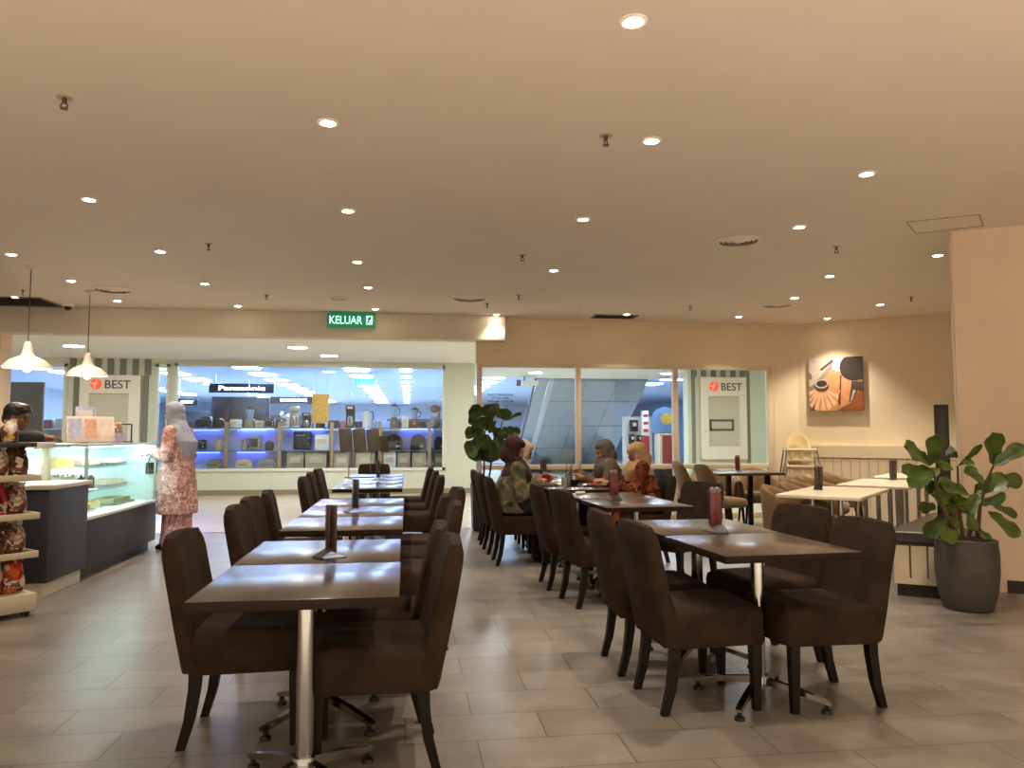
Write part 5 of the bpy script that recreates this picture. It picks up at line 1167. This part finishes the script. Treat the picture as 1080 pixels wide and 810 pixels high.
# hanging KELUAR sign inside the shop
p = aty(385, 403, 22); t = thing('exit_sign', 'small cyan KELUAR sign hanging inside the shop', 'exit sign', (p.x, 22, p.z))
mb = MB(); mb.box((0, 0, 0), (.56, .05, .15), bev=.005); mb.build('sign_box', mat('shop_exit_cyan', '#1d94a5', .4, emit='#1fa3b5', estr=.6), t); mb = MB(); mb.text('KELUAR', .13, (-.24, -.028, -.045), (1, 0, 0), (0, 0, 1), 0, width=.48); mb.build('lettering', glow('exit_letters', '#b9ffe0', 1.1), t)
mb = MB()
for s in (-1, 1): mb.cyl((s * .2, 0, .07), (s * .2, 0, 3 - p.z), .006, .006, 8)
mb.build('hanger', M_STEEL, t)
# display shelving in the window
WY = 17.42; M_POSTW = mat('shelf_post_wood', '#a58b6e', .5); zr = {r: aty(330, y, WY).z for r, y in (('top', 451), ('mid', 475), ('low', 495.5))}
xs = [aty(px, 470, WY).x for px in (186, 239, 295, 350, 401, 453, 472)]
t = thing('display_shelving', 'glass display shelving with wooden posts behind the shop window', 'shelf', (0, 0, 0))
for x in xs[:-1]: mb = MB(); mb.box((x, WY - .02, (zr['top'] + .12) / 2), (.075, .06, zr['top'] + .12)); mb.build('post', M_POSTW, t)
for r in ('top', 'mid', 'low'): mb = MB(); mb.box(((xs[0] + xs[-1]) / 2, WY + .2, zr[r] - .012), (xs[-1] - xs[0], .46, .02)); mb.build('shelf', mat('shelf_glass_edge', '#5f7f8c', .15) if r != 'low' else M_WHITE, t)
mb = MB(); mb.box(((xs[0] + xs[-1]) / 2, WY + .2, zr['low'] / 2 - .02), (xs[-1] - xs[0], .44, zr['low'] - .04)); mb.build('plinth', M_STOREWALL, t)
mb = MB(); mb.box(((xs[0] + xs[-1]) / 2, WY + .44, (zr['top'] + zr['low']) / 2 - .03), (xs[-1] - xs[0], .015, zr['top'] - zr['low'] - .06)); mb.build('back_panel', mat('added_bright_back', '#c3d3f0', .3), t)  # pale panel added to brighten the lower bays, which are otherwise see-through
# appliances
AP = {k: mat('appliance_' + k, c, r, me) for k, (c, r, me) in dict(black=('#0b0b0d', .4, 0), charcoal=('#1c1e22', .45, 0), cream=('#c9c3ac', .35, 0), olive=('#8d8f7c', .4, 0), grey=('#8a9296', .4, 0), steel=('#b9bcc0', .3, .8), white=('#dfe3e8', .35, 0), beige=('#b7ad94', .6, 0), copper=('#9b6a52', .35, .4), brown=('#6e5243', .5, 0), red=('#8e3434', .4, 0), blue=('#8fb0dd', .5, 0), kraft=('#a9a08c', .7, 0)).items()}
def ap_root(name, label, px, row, cat): return thing(name, label, cat, (aty(px, 470, WY + .16).x, WY + .19, zr[row]), 0, 'appliances in the shop window')
PXM = (WY + .16) / F_PX * 1.01
def oven(px, row, w, h, c, lab):
    t = ap_root('mini_oven', lab, px, row, 'oven'); w *= PXM; h *= PXM
    mb = MB(); mb.box((0, 0, h / 2 + .012), (w, .26, h - .024), bev=.02); mb.build('body', AP[c], t); mb = MB(); mb.box((-w * .1, -.134, h * .52), (w * .68, .01, h * .58), bev=.004); d = mb.build('door', AP['black'] if c != 'black' else AP['charcoal'], t)
    mb = MB(); mb.cyl((-w * .38, -.15, h * .8), (w * .18, -.15, h * .8), .008, .008, 8); mb.build('handle', AP['steel'], d)
    for k in range(2): mb = MB(); mb.cyl((w * .36, -.128, h * (.35 + .3 * k)), (w * .36, -.15, h * (.35 + .3 * k)), .016, .014, 12); mb.build('knob', AP['steel'], t)
    mb = MB()
    for s in (-1, 1): mb.cyl((s * w * .4, -.08, 0), (s * w * .4, -.08, .014), .012, .012, 8); mb.cyl((s * w * .4, .08, 0), (s * w * .4, .08, .014), .012, .012, 8)
    mb.build('feet', AP['black'], t)
def toaster(px, row, w, h, c, lab, deep=.2):
    t = ap_root('toaster', lab, px, row, 'toaster'); w *= PXM; h *= PXM
    prof = [(-w / 2, .012), (-w / 2, h * .55)] + [(-w / 2 * math.cos(a), h * .55 + h * .45 * math.sin(a)) for a in [PI * k / 12 for k in range(1, 12)]] + [(w / 2, h * .55), (w / 2, .012)]
    mb = MB(); mb.slab(prof, (0, -deep / 2, 0), (1, 0, 0), (0, 0, 1), -deep); mb.build('body', AP[c], t)
    mb = MB(); mb.box((0, 0, .008), (w * .96, deep * .94, .016)); mb.build('base', AP['black'], t)
    mb = MB(); mb.box((w * .22, -deep / 2 - .008, h * .25), (w * .2, .014, h * .14), bev=.004); mb.build('badge', AP['steel'], t); mb = MB(); mb.box((-w * .08, -deep / 2 - .006, h * .48), (w * .55, .01, .014)); mb.build('lever', AP['charcoal'], t)
def pot(px, row, w, h, c, lab):
    t = ap_root('rice_cooker', lab, px, row, 'rice cooker'); r = w * PXM / 2; h *= PXM
    mb = MB(); mb.lathe([(.001, 0), (r * .85, 0), (r, h * .2), (r, h * .62), (r * .97, h * .66)], seg=24, caps=False); mb.build('body', AP[c], t); mb = MB(); mb.lathe([(r * .97, h * .66), (r * .85, h * .82), (r * .4, h * .92), (.001, h * .94)], seg=24, caps=False); l = mb.build('lid', AP['charcoal'] if c != 'charcoal' else AP['black'], t)
    mb = MB(); mb.cyl((0, 0, h * .93), (0, 0, h), .02, .026, 12); mb.build('knob', AP['black'], l)
def blender(px, row, w, h, c, lab, jar='blue'):
    t = ap_root('blender', lab, px, row, 'blender'); r = w * PXM / 2; h *= PXM
    mb = MB(); mb.lathe([(.001, 0), (r, 0), (r * .98, h * .18), (r * .75, h * .40), (r * .5, h * .43), (.001, h * .43)], seg=20, caps=False); mb.build('motor_base', AP[c], t)
    mb = MB(); mb.lathe([(r * .5, h * .43), (r * .8, h * .88), (r * .76, h * .88), (r * .46, h * .45)], seg=20, caps=False); j = mb.build('jar', AP[jar], t); mb = MB(); mb.tube([(r * .72, 0, h * .82), (r * 1.25, 0, h * .78), (r * 1.15, 0, h * .55), (r * .6, 0, h * .52)], .012, 8); mb.build('handle', AP['black'], j)
    mb = MB(); mb.lathe([(r * .84, h * .88), (r * .84, h * .93), (r * .4, h * .95), (r * .35, h), (.001, h)], seg=20, caps=False); mb.build('lid', AP['black'], t)
    mb = MB(); mb.cyl((0, -r * .85, h * .2), (0, -r * 1.02, h * .2), .02, .018, 12); mb.build('dial', AP['steel'], t)
def coffee(px, row, w, h, c, lab):
    t = ap_root('coffee_machine', lab, px, row, 'coffee machine'); w *= PXM; h *= PXM
    mb = MB(); mb.box((0, .06, h / 2), (w, .10, h), bev=.012); mb.box((0, -.02, h * .87), (w, .24, h * .25), bev=.012); mb.box((0, -.02, h * .04), (w, .24, h * .08), bev=.008); mb.build('body', AP[c], t)
    mb = MB(); r = w * .34; mb.lathe([(.001, h * .09), (r * .8, h * .09), (r, h * .28), (r * .7, h * .5), (r * .66, h * .5), (.001, h * .12)], c=(0, -.05, 0), seg=18, caps=False); j = mb.build('jug', AP['steel'], t); mb = MB(); mb.tube([(0, -.05 - r * .8, h * .45), (0, -.05 - r * 1.4, h * .42), (0, -.05 - r * 1.3, h * .2), (0, -.05 - r * .9, h * .18)], .010, 8); mb.build('handle', AP['black'], j)
    mb = MB(); mb.box((0, -.143, h * .88), (w * .6, .008, h * .1)); mb.build('control_panel', AP['steel'], t)
def kettle(px, row, w, h, c, lab):
    t = ap_root('kettle', lab, px, row, 'kettle'); r = w * PXM / 2; h *= PXM
    mb = MB(); mb.lathe([(.001, 0), (r, 0), (r, h * .06), (r * .95, h * .08), (r * .98, h * .3), (r * .75, h * .75), (r * .6, h * .86), (r * .2, h * .93), (.001, h * .94)], seg=22, caps=False); mb.build('body', AP[c], t)
    mb = MB(); mb.tube([(r * .6, 0, h * .85), (r * 1.3, 0, h * .9), (r * 1.45, 0, h * .5), (r * .98, 0, h * .25)], .014, 8); mb.build('handle', AP['black'], t); mb = MB(); mb.tube([(-r * .7, 0, h * .66), (-r * 1.15, 0, h * .84)], [.03, .016], 8); mb.build('spout', AP[c], t); mb = MB(); mb.ball((0, 0, h * .96), (.02, .02, .016)); mb.build('lid_knob', AP['black'], t)
def carton(px, row, w, h, c, lab):
    t = ap_root('carton', lab, px, row, 'carton'); w *= PXM; h *= PXM
    mb = MB(); mb.box((0, 0, h / 2), (w, .28, h), bev=.004); mb.build('box', AP[c], t); mb = MB(); mb.box((0, -.1415, h * .55), (w * .6, .003, h * .3)); mb.build('printed_label', AP['cream'] if c != 'cream' else AP['grey'], t); mb = MB(); mb.box((0, 0, h + .001), (w, .05, .002)); mb.build('tape', AP['cream'], t)
def mixer(px, row, w, h, c, lab):
    t = ap_root('stand_mixer', lab, px, row, 'mixer'); w *= PXM; h *= PXM
    mb = MB(); mb.box((0, 0, h * .05), (w, .2, h * .1), bev=.01); mb.box((w * .33, 0, h * .42), (w * .28, .12, h * .7), bev=.02); mb.build('stand', AP[c], t); mb = MB(); mb.ball((-.02 * 0, 0, h * .82), (w * .55, .08, h * .17), 18, 12, Euler((0, .12, 0))); mb.build('motor_head', AP[c], t); mb = MB(); mb.lathe([(.001, h * .11), (w * .2, h * .11), (w * .32, h * .5), (w * .30, h * .5), (.001, h * .14)], c=(-w * .2, 0, 0), seg=18, caps=False); mb.build('bowl', AP['steel'], t)
oven(217, 'top', 9, 11, 'black', 'black mini oven on the top shelf beside the customer\'s headscarf'); pot(230, 'top', 11, 10, 'charcoal', 'dark round rice cooker on the top window shelf, left bay'); carton(248, 'top', 9, 8, 'white', 'white carton on the top window shelf, second bay'); blender(263, 'top', 11, 21, 'olive', 'pale green food blender on the top window shelf, second bay')
carton(274, 'top', 8, 7, 'cream', 'cream carton on the top window shelf between blender and dark cooker'); oven(284.5, 'top', 9, 9, 'charcoal', 'charcoal mini oven at the right of the second bay, top shelf'); mixer(300, 'top', 9, 13, 'white', 'white stand mixer on the top window shelf, third bay')
coffee(310, 'top', 9, 22, 'steel', 'tall steel coffee machine on the top window shelf, third bay'); coffee(323, 'top', 8, 15, 'black', 'black coffee machine left of the hanging yellow sign'); coffee(369, 'top', 9, 23, 'black', 'tall black coffee machine on the top shelf above the menu panels'); kettle(386.5, 'top', 9, 19, 'white', 'tall white kettle on the top shelf above the menu panels')
blender(415.5, 'top', 9, 25, 'brown', 'tall blender with brown base on the top shelf, fifth bay'); carton(427, 'top', 7, 12, 'white', 'white carton between the two tall blenders'); blender(437, 'top', 10, 21, 'red', 'blender with dark red base on the top shelf, fifth bay'); mixer(459, 'top', 10, 24, 'copper', 'copper stand mixer at the right end of the top shelf')
oven(213, 'mid', 6, 11, 'black', 'small black oven on the middle shelf at the customer\'s back'); kettle(231, 'mid', 9, 12, 'cream', 'cream kettle on the middle shelf, left bay'); kettle(258, 'mid', 7, 13, 'olive', 'slim olive kettle on the middle shelf, second bay'); oven(270, 'mid', 10, 15, 'grey', 'grey mini oven on the middle shelf, second bay')
pot(284, 'mid', 9, 10, 'black', 'black rice cooker on the middle shelf, second bay'); oven(319, 'mid', 17, 19, 'black', 'big black air fryer oven on the middle shelf, third bay'); carton(340, 'mid', 14, 16, 'white', 'white carton on the middle shelf behind the yellow sign'); toaster(415.5, 'mid', 18, 16, 'black', 'black arched toaster on the middle shelf, fifth bay left'); toaster(441, 'mid', 16, 16, 'charcoal', 'charcoal arched toaster on the middle shelf, fifth bay right'); toaster(463.5, 'mid', 11, 14, 'black', 'black arched toaster at the right end of the middle shelf')
toaster(227, 'low', 15, 11, 'olive', 'olive toaster on the bottom shelf, left bay'); toaster(258, 'low', 16, 11, 'cream', 'cream toaster on the bottom shelf, second bay'); toaster(282, 'low', 18, 11, 'grey', 'grey toaster on the bottom shelf, second bay right')
for px, w, h, c, lab in ((312, 17, 18, 'kraft', 'kraft carton on the bottom shelf, third bay left'), (334, 21, 18, 'beige', 'beige carton on the bottom shelf, third bay right'), (361, 15, 17, 'kraft', 'kraft carton on the bottom shelf left of the menu rods'), (386, 19, 17, 'beige', 'beige carton on the bottom shelf behind the menu rods'), (411, 13, 18, 'white', 'white carton on the bottom shelf, fifth bay'), (426, 13, 17, 'kraft', 'kraft carton on the bottom shelf, fifth bay middle'), (442, 14, 17, 'beige', 'beige carton on the bottom shelf, fifth bay right'), (463, 12, 17, 'olive', 'olive carton at the right end of the bottom shelf')): carton(px, 'low', w, h, c, lab)
# yellow hanging sign
p = aty(338, 431, 17.18); t = thing('hanging_sign', 'ochre yellow paper sign hanging inside the shop window', 'sign', (p.x, 17.18, p.z))
mb = MB(); mb.box((0, 0, 0), (.36, .012, .63), bev=.003); mb.build('sign_panel', mat('ochre_paper', '#c79d45', .7, var=.25, scale=25), t); mb = MB()
for s in (-1, 1): mb.cyl((s * .12, 0, .31), (s * .12, 0, 2.99 - p.z), .003, .003, 6)
mb.build('hanging_cord', M_STEEL, t)
# shop stands and signs farther back
def lit_sign(px, py, Y, w, h, text, lab, tw=.7, col='kiosk_navy'):
    p = aty(px, py, Y); t = thing('shop_sign', lab, 'sign', (p.x, Y, p.z)); mb = MB(); mb.box((0, 0, 0), (w, .14, h), bev=.01); mb.build('sign_board', mat(col, '#11141f', .5), t)
    mb = MB(); mb.text(text, h * .62, (-w * tw / 2, -.075, -h * .22), (1, 0, 0), (0, 0, 1), 0, width=w * tw); mb.build('lettering', glow('sign_letters', '#eef6ff', 6), t)
    mb = MB()
    for s in (-1, 1): mb.cyl((s * w * .4, 0, h / 2), (s * w * .4, 0, 3 - p.z), .012, .012, 8)
    mb.build('hanger', M_STEEL, t)
lit_sign(255, 409.5, 22.5, 1.75, .26, 'Panasonic', 'dark sign with glowing white lettering above the dark shop stand', .72)
lit_sign(310, 422, 27, 1.6, .22, 'SAMSUNG', 'dark hanging sign with white capital lettering left of the yellow sign', .55)
lit_sign(198, 424, 25, .62, .2, 'SONY', 'small dark sign with white lettering above the customer', .6)
def shop_stand(px, Y, w, h, lab, m, wall=True):
    x = aty(px, 458, Y).x; t = thing('display_stand', lab, 'display stand', (x, Y, 0)); mb = MB(); mb.box((0, .2, h / 2), (w, .12, h), bev=.01); mb.build('back_wall', m, t); mb = MB(); mb.box((0, -.15, .45), (w * .96, .6, .9), bev=.02); mb.build('counter', AP['white'], t)
    for k in range(3): mb = MB(); mb.box((-w * .32 + w * .32 * k, .12, h * .72), (w * .26, .05, h * .28), bev=.008); s = mb.build('screen', AP['black'], t)
ST = mat('kiosk_navy', '#11141f', .5)
shop_stand(252, 22.7, 1.6, 2.35, 'dark navy shop stand below the glowing white sign', ST); shop_stand(300, 27.5, 1.9, 1.95, 'dark stand below the hanging sign left of the yellow sign', ST); shop_stand(385, 29, 2.2, 1.75, 'dark stand far behind the menu panels', ST); shop_stand(205, 25.5, 1.0, 2.0, 'dark stand behind the customer in pink', ST); shop_stand(440, 31, 2.4, 1.9, 'dark stand at the far right of the shop', ST)
def gondola(px, Y, lab):
    x = aty(px, 458, Y).x; t = thing('shelf_unit', lab, 'shelf', (x, Y, 0), 0, 'white shelf units in the shop'); mb = MB(); mb.box((0, .2, .7), (1.5, .04, 1.4)); mb.box((0, 0, .06), (1.5, .44, .12)); mb.build('frame', AP['white'], t)
    for k in range(4): mb = MB(); mb.box((0, 0, .38 + .34 * k), (1.5, .40, .025)); mb.build('shelf', AP['white'], t)
    return x
gl = [gondola(236, 19.6, 'white shelf unit behind the left bay of the window display'), gondola(283, 20.6, 'white shelf unit behind the third bay of the window display'), gondola(345, 21.5, 'white shelf unit behind the yellow sign'), gondola(400, 20.8, 'white shelf unit behind the menu panels'), gondola(452, 20.0, 'white shelf unit behind the right end of the window'), gondola(40, 19.2, 'white shelf unit behind the staff member')]
mb = MB(); mb.box((0, 0, .12), (.24, .24, .24), bev=.01); bx = mb.build('carton', AP['blue']); used = False
for gx, Y, nm in zip(gl, (19.6, 20.6, 21.5, 20.8, 20.0, 19.2), ('left bay', 'third bay', 'yellow sign', 'menu panels', 'right window end', 'staff member')):
    for k, z in enumerate((.393, .733, 1.073, 1.413)):
        for j in range(4):
            o = bx if not used else bx.copy()
            if used: COL.objects.link(o)
            used = True; o.location = (gx - .54 + .36 * j, Y, z); o.scale = (random.uniform(.8, 1.3), 1, random.uniform(.7, 1.05)); tag(o, 'small carton on a shop shelf unit behind the %s' % nm, 'carton', 'cartons on the shelf unit behind the %s' % nm)
            o.data = o.data if (k + j) % 2 else o.data
            if random.random() < .6: o.data = o.data.copy(); o.data.materials.clear(); o.data.materials.append(AP[random.choice(['white', 'charcoal', 'grey', 'black', 'red', 'blue'])])
p = aty(25, 460, 17.6); t = thing('screen_panel', 'tall black display screen inside the left shop window', 'screen', (p.x, 17.7, 0)); mb = MB(); mb.box((0, 0, 1.42), (.66, .08, 1.95), bev=.01); mb.build('screen', AP['charcoal'], t); mb = MB(); mb.box((0, .05, .24), (.5, .35, .48), bev=.01); mb.build('stand', AP['black'], t)
# escalator
ez = lambda y: 2.80 - (y - 21.25) * 2.78 / 4.75
t = thing('escalator', 'grey escalator underside rising behind the glazed front', 'escalator', (0, 0, 0))
M_ESC = mat('escalator_cladding', '#8fa3b3', .35, var=.06, scale=2, spec=.5)
def ramp(x0, x1, d0, d1, m, name, parent):
    mb = MB(); mb.loft([[Vector((x, y, ez(y) + d)) for y, d in ((21.25, d0), (26.0, d0), (26.0, d1), (21.25, d1))] for x in (x0, x1)]); return mb.build(name, m, parent)
for k in range(3): ramp(4.08 + .91 * k, 4.08 + .91 * k + .90, .0, .30 - .3 * 0, M_ESC, 'underside_panel', t) if False else None
mb = MB(); mb.loft([[Vector((x, y, z)) for y, z in ((21.25, 2.80), (26.0, .02), (27.4, .02), (22.6, 2.95), (21.25, 2.95))] for x in (4.08, 6.8)]); tr_ = mb.build('truss', M_ESC, t)
mb = MB()
for s in (22.2, 23.4, 24.6): mb.box((5.44, s, ez(s) - .002), (2.7, .02, .012), rot=Euler((-math.atan(2.78 / 4.75), 0, 0)))
for x in (5.0, 5.9): mb.loft([[Vector((x + dx, y, ez(y) - .006)) for y in (21.3, 25.9)] + [Vector((x + dx, y, ez(y) + .01)) for y in (25.9, 21.3)] for dx in (0, .016)])
mb.build('panel_joints', mat('escalator_joint', '#6b7d8c', .5), tr_)
ramp(3.93, 4.08, -.03, .35, mat('escalator_trim', '#b9c4cb', .3), 'edge_trim', t); ramp(3.60, 3.92, .02, .06, mat('escalator_side', '#93a5b3', .2), 'side_panel', t)
mb = MB(); mb.tube([(3.57, y, ez(y) + .10) for y in (21.3, 23, 25.8)], .03, 10); mb.build('handrail', AP['black'], t)
mb = MB(); mb.loft([[Vector((x, y, ez(y) + d)) for y, d in ((21.3, .06), (25.9, .06), (25.9, .85), (21.3, .20))] for x in (3.60, 3.615)]); mb.build('balustrade_glass', M_DGLASS, t)
# hall beyond the right panes: promotional kiosk
p = aty(680, 440, 20.2); t = thing('promo_tower', 'red and white promotional tower beyond the middle pane', 'display tower', (p.x, 20.2, 0)); mb = MB(); mb.box((0, 0, .62), (.19, .19, 1.24), bev=.01); mb.build('red_column', AP['red'], t); mb = MB(); mb.box((0, 0, 1.58), (.17, .17, .66), bev=.01); mb.build('white_column', AP['white'], t)
mb = MB()
for k in range(3): mb.box((0, -.088, 1.38 + .2 * k), (.13, .006, .08))
mb.build('red_marking', AP['red'], t); mb = MB(); mb.box((0, 0, .03), (.36, .36, .06)); mb.build('foot', AP['black'], t)
p = aty(703, 470, 19.2); t = thing('promo_booth', 'red fronted promotional booth with blue arched header beyond the panes', 'booth', (p.x, 19.2, 0))
mb = MB(); mb.box((0, 0, .22), (.9, .6, .44), bev=.01); mb.build('base', AP['black'], t); mb = MB(); mb.box((0, -.02, .84), (.40, .4, .80), bev=.01); mb.build('red_front', AP['red'], t); mb = MB()
for s in (-1, 1): mb.box((s * .23, -.03, .86), (.07, .42, .86), bev=.006)
mb.box((0, -.03, 1.27), (.52, .42, .06), bev=.006); mb.build('white_frame', AP['cream'], t)
mb = MB(); mb.slab([(-.36, 1.32), (-.38, 1.72), (-.22, 1.92), (0, 1.99), (.22, 1.92), (.38, 1.72), (.36, 1.32)], (0, .04, 0), (1, 0, 0), (0, 0, 1), -.08); h = mb.build('header', mat('booth_blue', '#5c84bd', .5), t); mb = MB(); mb.slab(ell(0, 1.68, .17, .15, 24), (0, -.042, 0), (1, 0, 0), (0, 0, 1), -.004); mb.build('emblem', mat('booth_gold', '#b7a74e', .5), h)
p = aty(716, 470, 19.1); t = thing('mannequin', 'red topped mannequin with pale head and white skirt beside the booth', 'mannequin', (p.x + .12, 19.9, .28)); mb = MB(); mb.loft([ellipse((0, 0, z), rx, ry) for z, rx, ry in ((0, .16, .14), (.3, .15, .13), (.62, .14, .12))]); mb.build('skirt', AP['white'], t); mb = MB(); mb.loft([ellipse((0, 0, z), rx, ry) for z, rx, ry in ((.62, .14, .12), (.85, .15, .11), (1.05, .18, .12), (1.12, .16, .10), (1.16, .06, .06))]); mb.build('torso', AP['red'], t)
mb = MB(); mb.ball((0, 0, 1.34), (.085, .10, .125)); mb.cyl((0, 0, 1.14), (0, 0, 1.25), .05, .045, 12); mb.build('head', AP['cream'], t); mb = MB(); mb.box((0, 0, -.14), (.40, .40, .28), bev=.01); mb.build('stand', AP['black'], t)
for px, py, w, h, lab in ((667, 449, .22, .34, 'black appliance hanging on the rack beyond the middle pane, upper one'), (674, 463, .22, .24, 'black boxed appliance on the rack beyond the middle pane, lower right'), (665, 463, .14, .28, 'black slim appliance on the rack beyond the middle pane, lower left')):
    p = aty(px, py, 22); t = thing('boxed_appliance', lab, 'appliance', (p.x, 22.0, p.z)); mb = MB(); mb.box((0, -.12, 0), (w, .2, h), bev=.02); mb.build('body', AP['black'], t); mb = MB(); mb.box((0, -.222, h * .1), (w * .5, .006, h * .3)); mb.build('printed_label', AP['white'], t)
p = aty(672, 460, 22.15); t = thing('pegboard_rack', 'white merchandise rack beyond the middle pane', 'rack', (p.x, 22.15, 0)); mb = MB(); mb.box((0, 0, .9), (.9, .06, 1.8), bev=.006); mb.build('board', AP['white'], t); mb = MB(); mb.box((0, -.12, .18), (.9, .4, .36), bev=.01); mb.build('base', AP['grey'], t)
# far hall rack seen through the left pane
gx = gondola(511, 25, 'white shelf unit beyond the left pane by the fig leaves')
p = aty(553, 404, 20.6); t = thing('hall_projector', 'small beige ceiling box with dark bracket beyond the left pane', 'ceiling unit', (p.x, 20.6, p.z)); mb = MB(); mb.box((.14, 0, 0), (.44, .3, .12), bev=.01); mb.build('housing', AP['cream'], t); mb = MB(); mb.box((-.16, 0, .0), (.12, .12, .16), bev=.01); mb.cyl((0, 0, .05), (0, 0, 2.85 - p.z), .02, .02, 8); mb.build('bracket', AP['charcoal'], t)
# skirting of light: low blue display glow on the window shelves
for i, px in enumerate((268, 322, 378, 440)):
    x = aty(px, 451, WY).x; mb = MB(); mb.box((x, WY + .40, zr['top'] - .03), (.7, .03, .012)); o = mb.build('strip_light', glow('shelf_blue', '#9fc4ff' if i else '#3f5cff', 14)); tag(o, ('cool strip light under the top window shelf, %s bay' % ('second', 'third', 'fourth', 'fifth')[i]), 'strip light', 'strip lights under the top window shelf')

for i, (px, r) in enumerate(((262, 'mid'), (213, 'mid'), (262, 'low'), (213, 'low'))):
    x = aty(px, 451, WY).x; z = {'mid': zr['top'] - .06, 'low': zr['mid'] - .05}[r]; mb = MB(); mb.box((x, WY + .36, z), (.6, .03, .014)); o = mb.build('strip_light', glow('shelf_deep_blue', '#4a64ff', 6)); tag(o, 'blue strip light over the %s window shelf, %s bay' % ({'mid': 'middle', 'low': 'bottom'}[r], 'second' if px == 262 else 'first'), 'strip light', 'blue strip lights in the left window bays')

# ------------------------------------------------------------------ world, camera, view
w = bpy.data.worlds.new('world'); S.world = w; w.use_nodes = True
w.node_tree.nodes['Background'].inputs['Color'].default_value = (1.0, .80, .58, 1); w.node_tree.nodes['Background'].inputs['Strength'].default_value = 0.7
cd = bpy.data.cameras.new('camera'); cd.sensor_width = 36; cd.lens = F_PX / 1080 * 36; cd.clip_end = 200
co = bpy.data.objects.new('camera', cd); COL.objects.link(co); co.location = CAM; co.rotation_euler = (PI / 2 + PITCH, 0, -YAW); S.camera = co
S.view_settings.view_transform = 'Standard'; S.view_settings.look = 'None'; S.view_settings.gamma = 1; S.view_settings.use_curve_mapping = False; S.view_settings.exposure = 1.08
S.cycles.max_bounces = 8; S.cycles.diffuse_bounces = 5; S.cycles.glossy_bounces = 4; S.cycles.transparent_max_bounces = 24; S.cycles.caustics_reflective = False; S.cycles.caustics_refractive = False; S.cycles.sample_clamp_indirect = 6; S.cycles.use_denoising = True
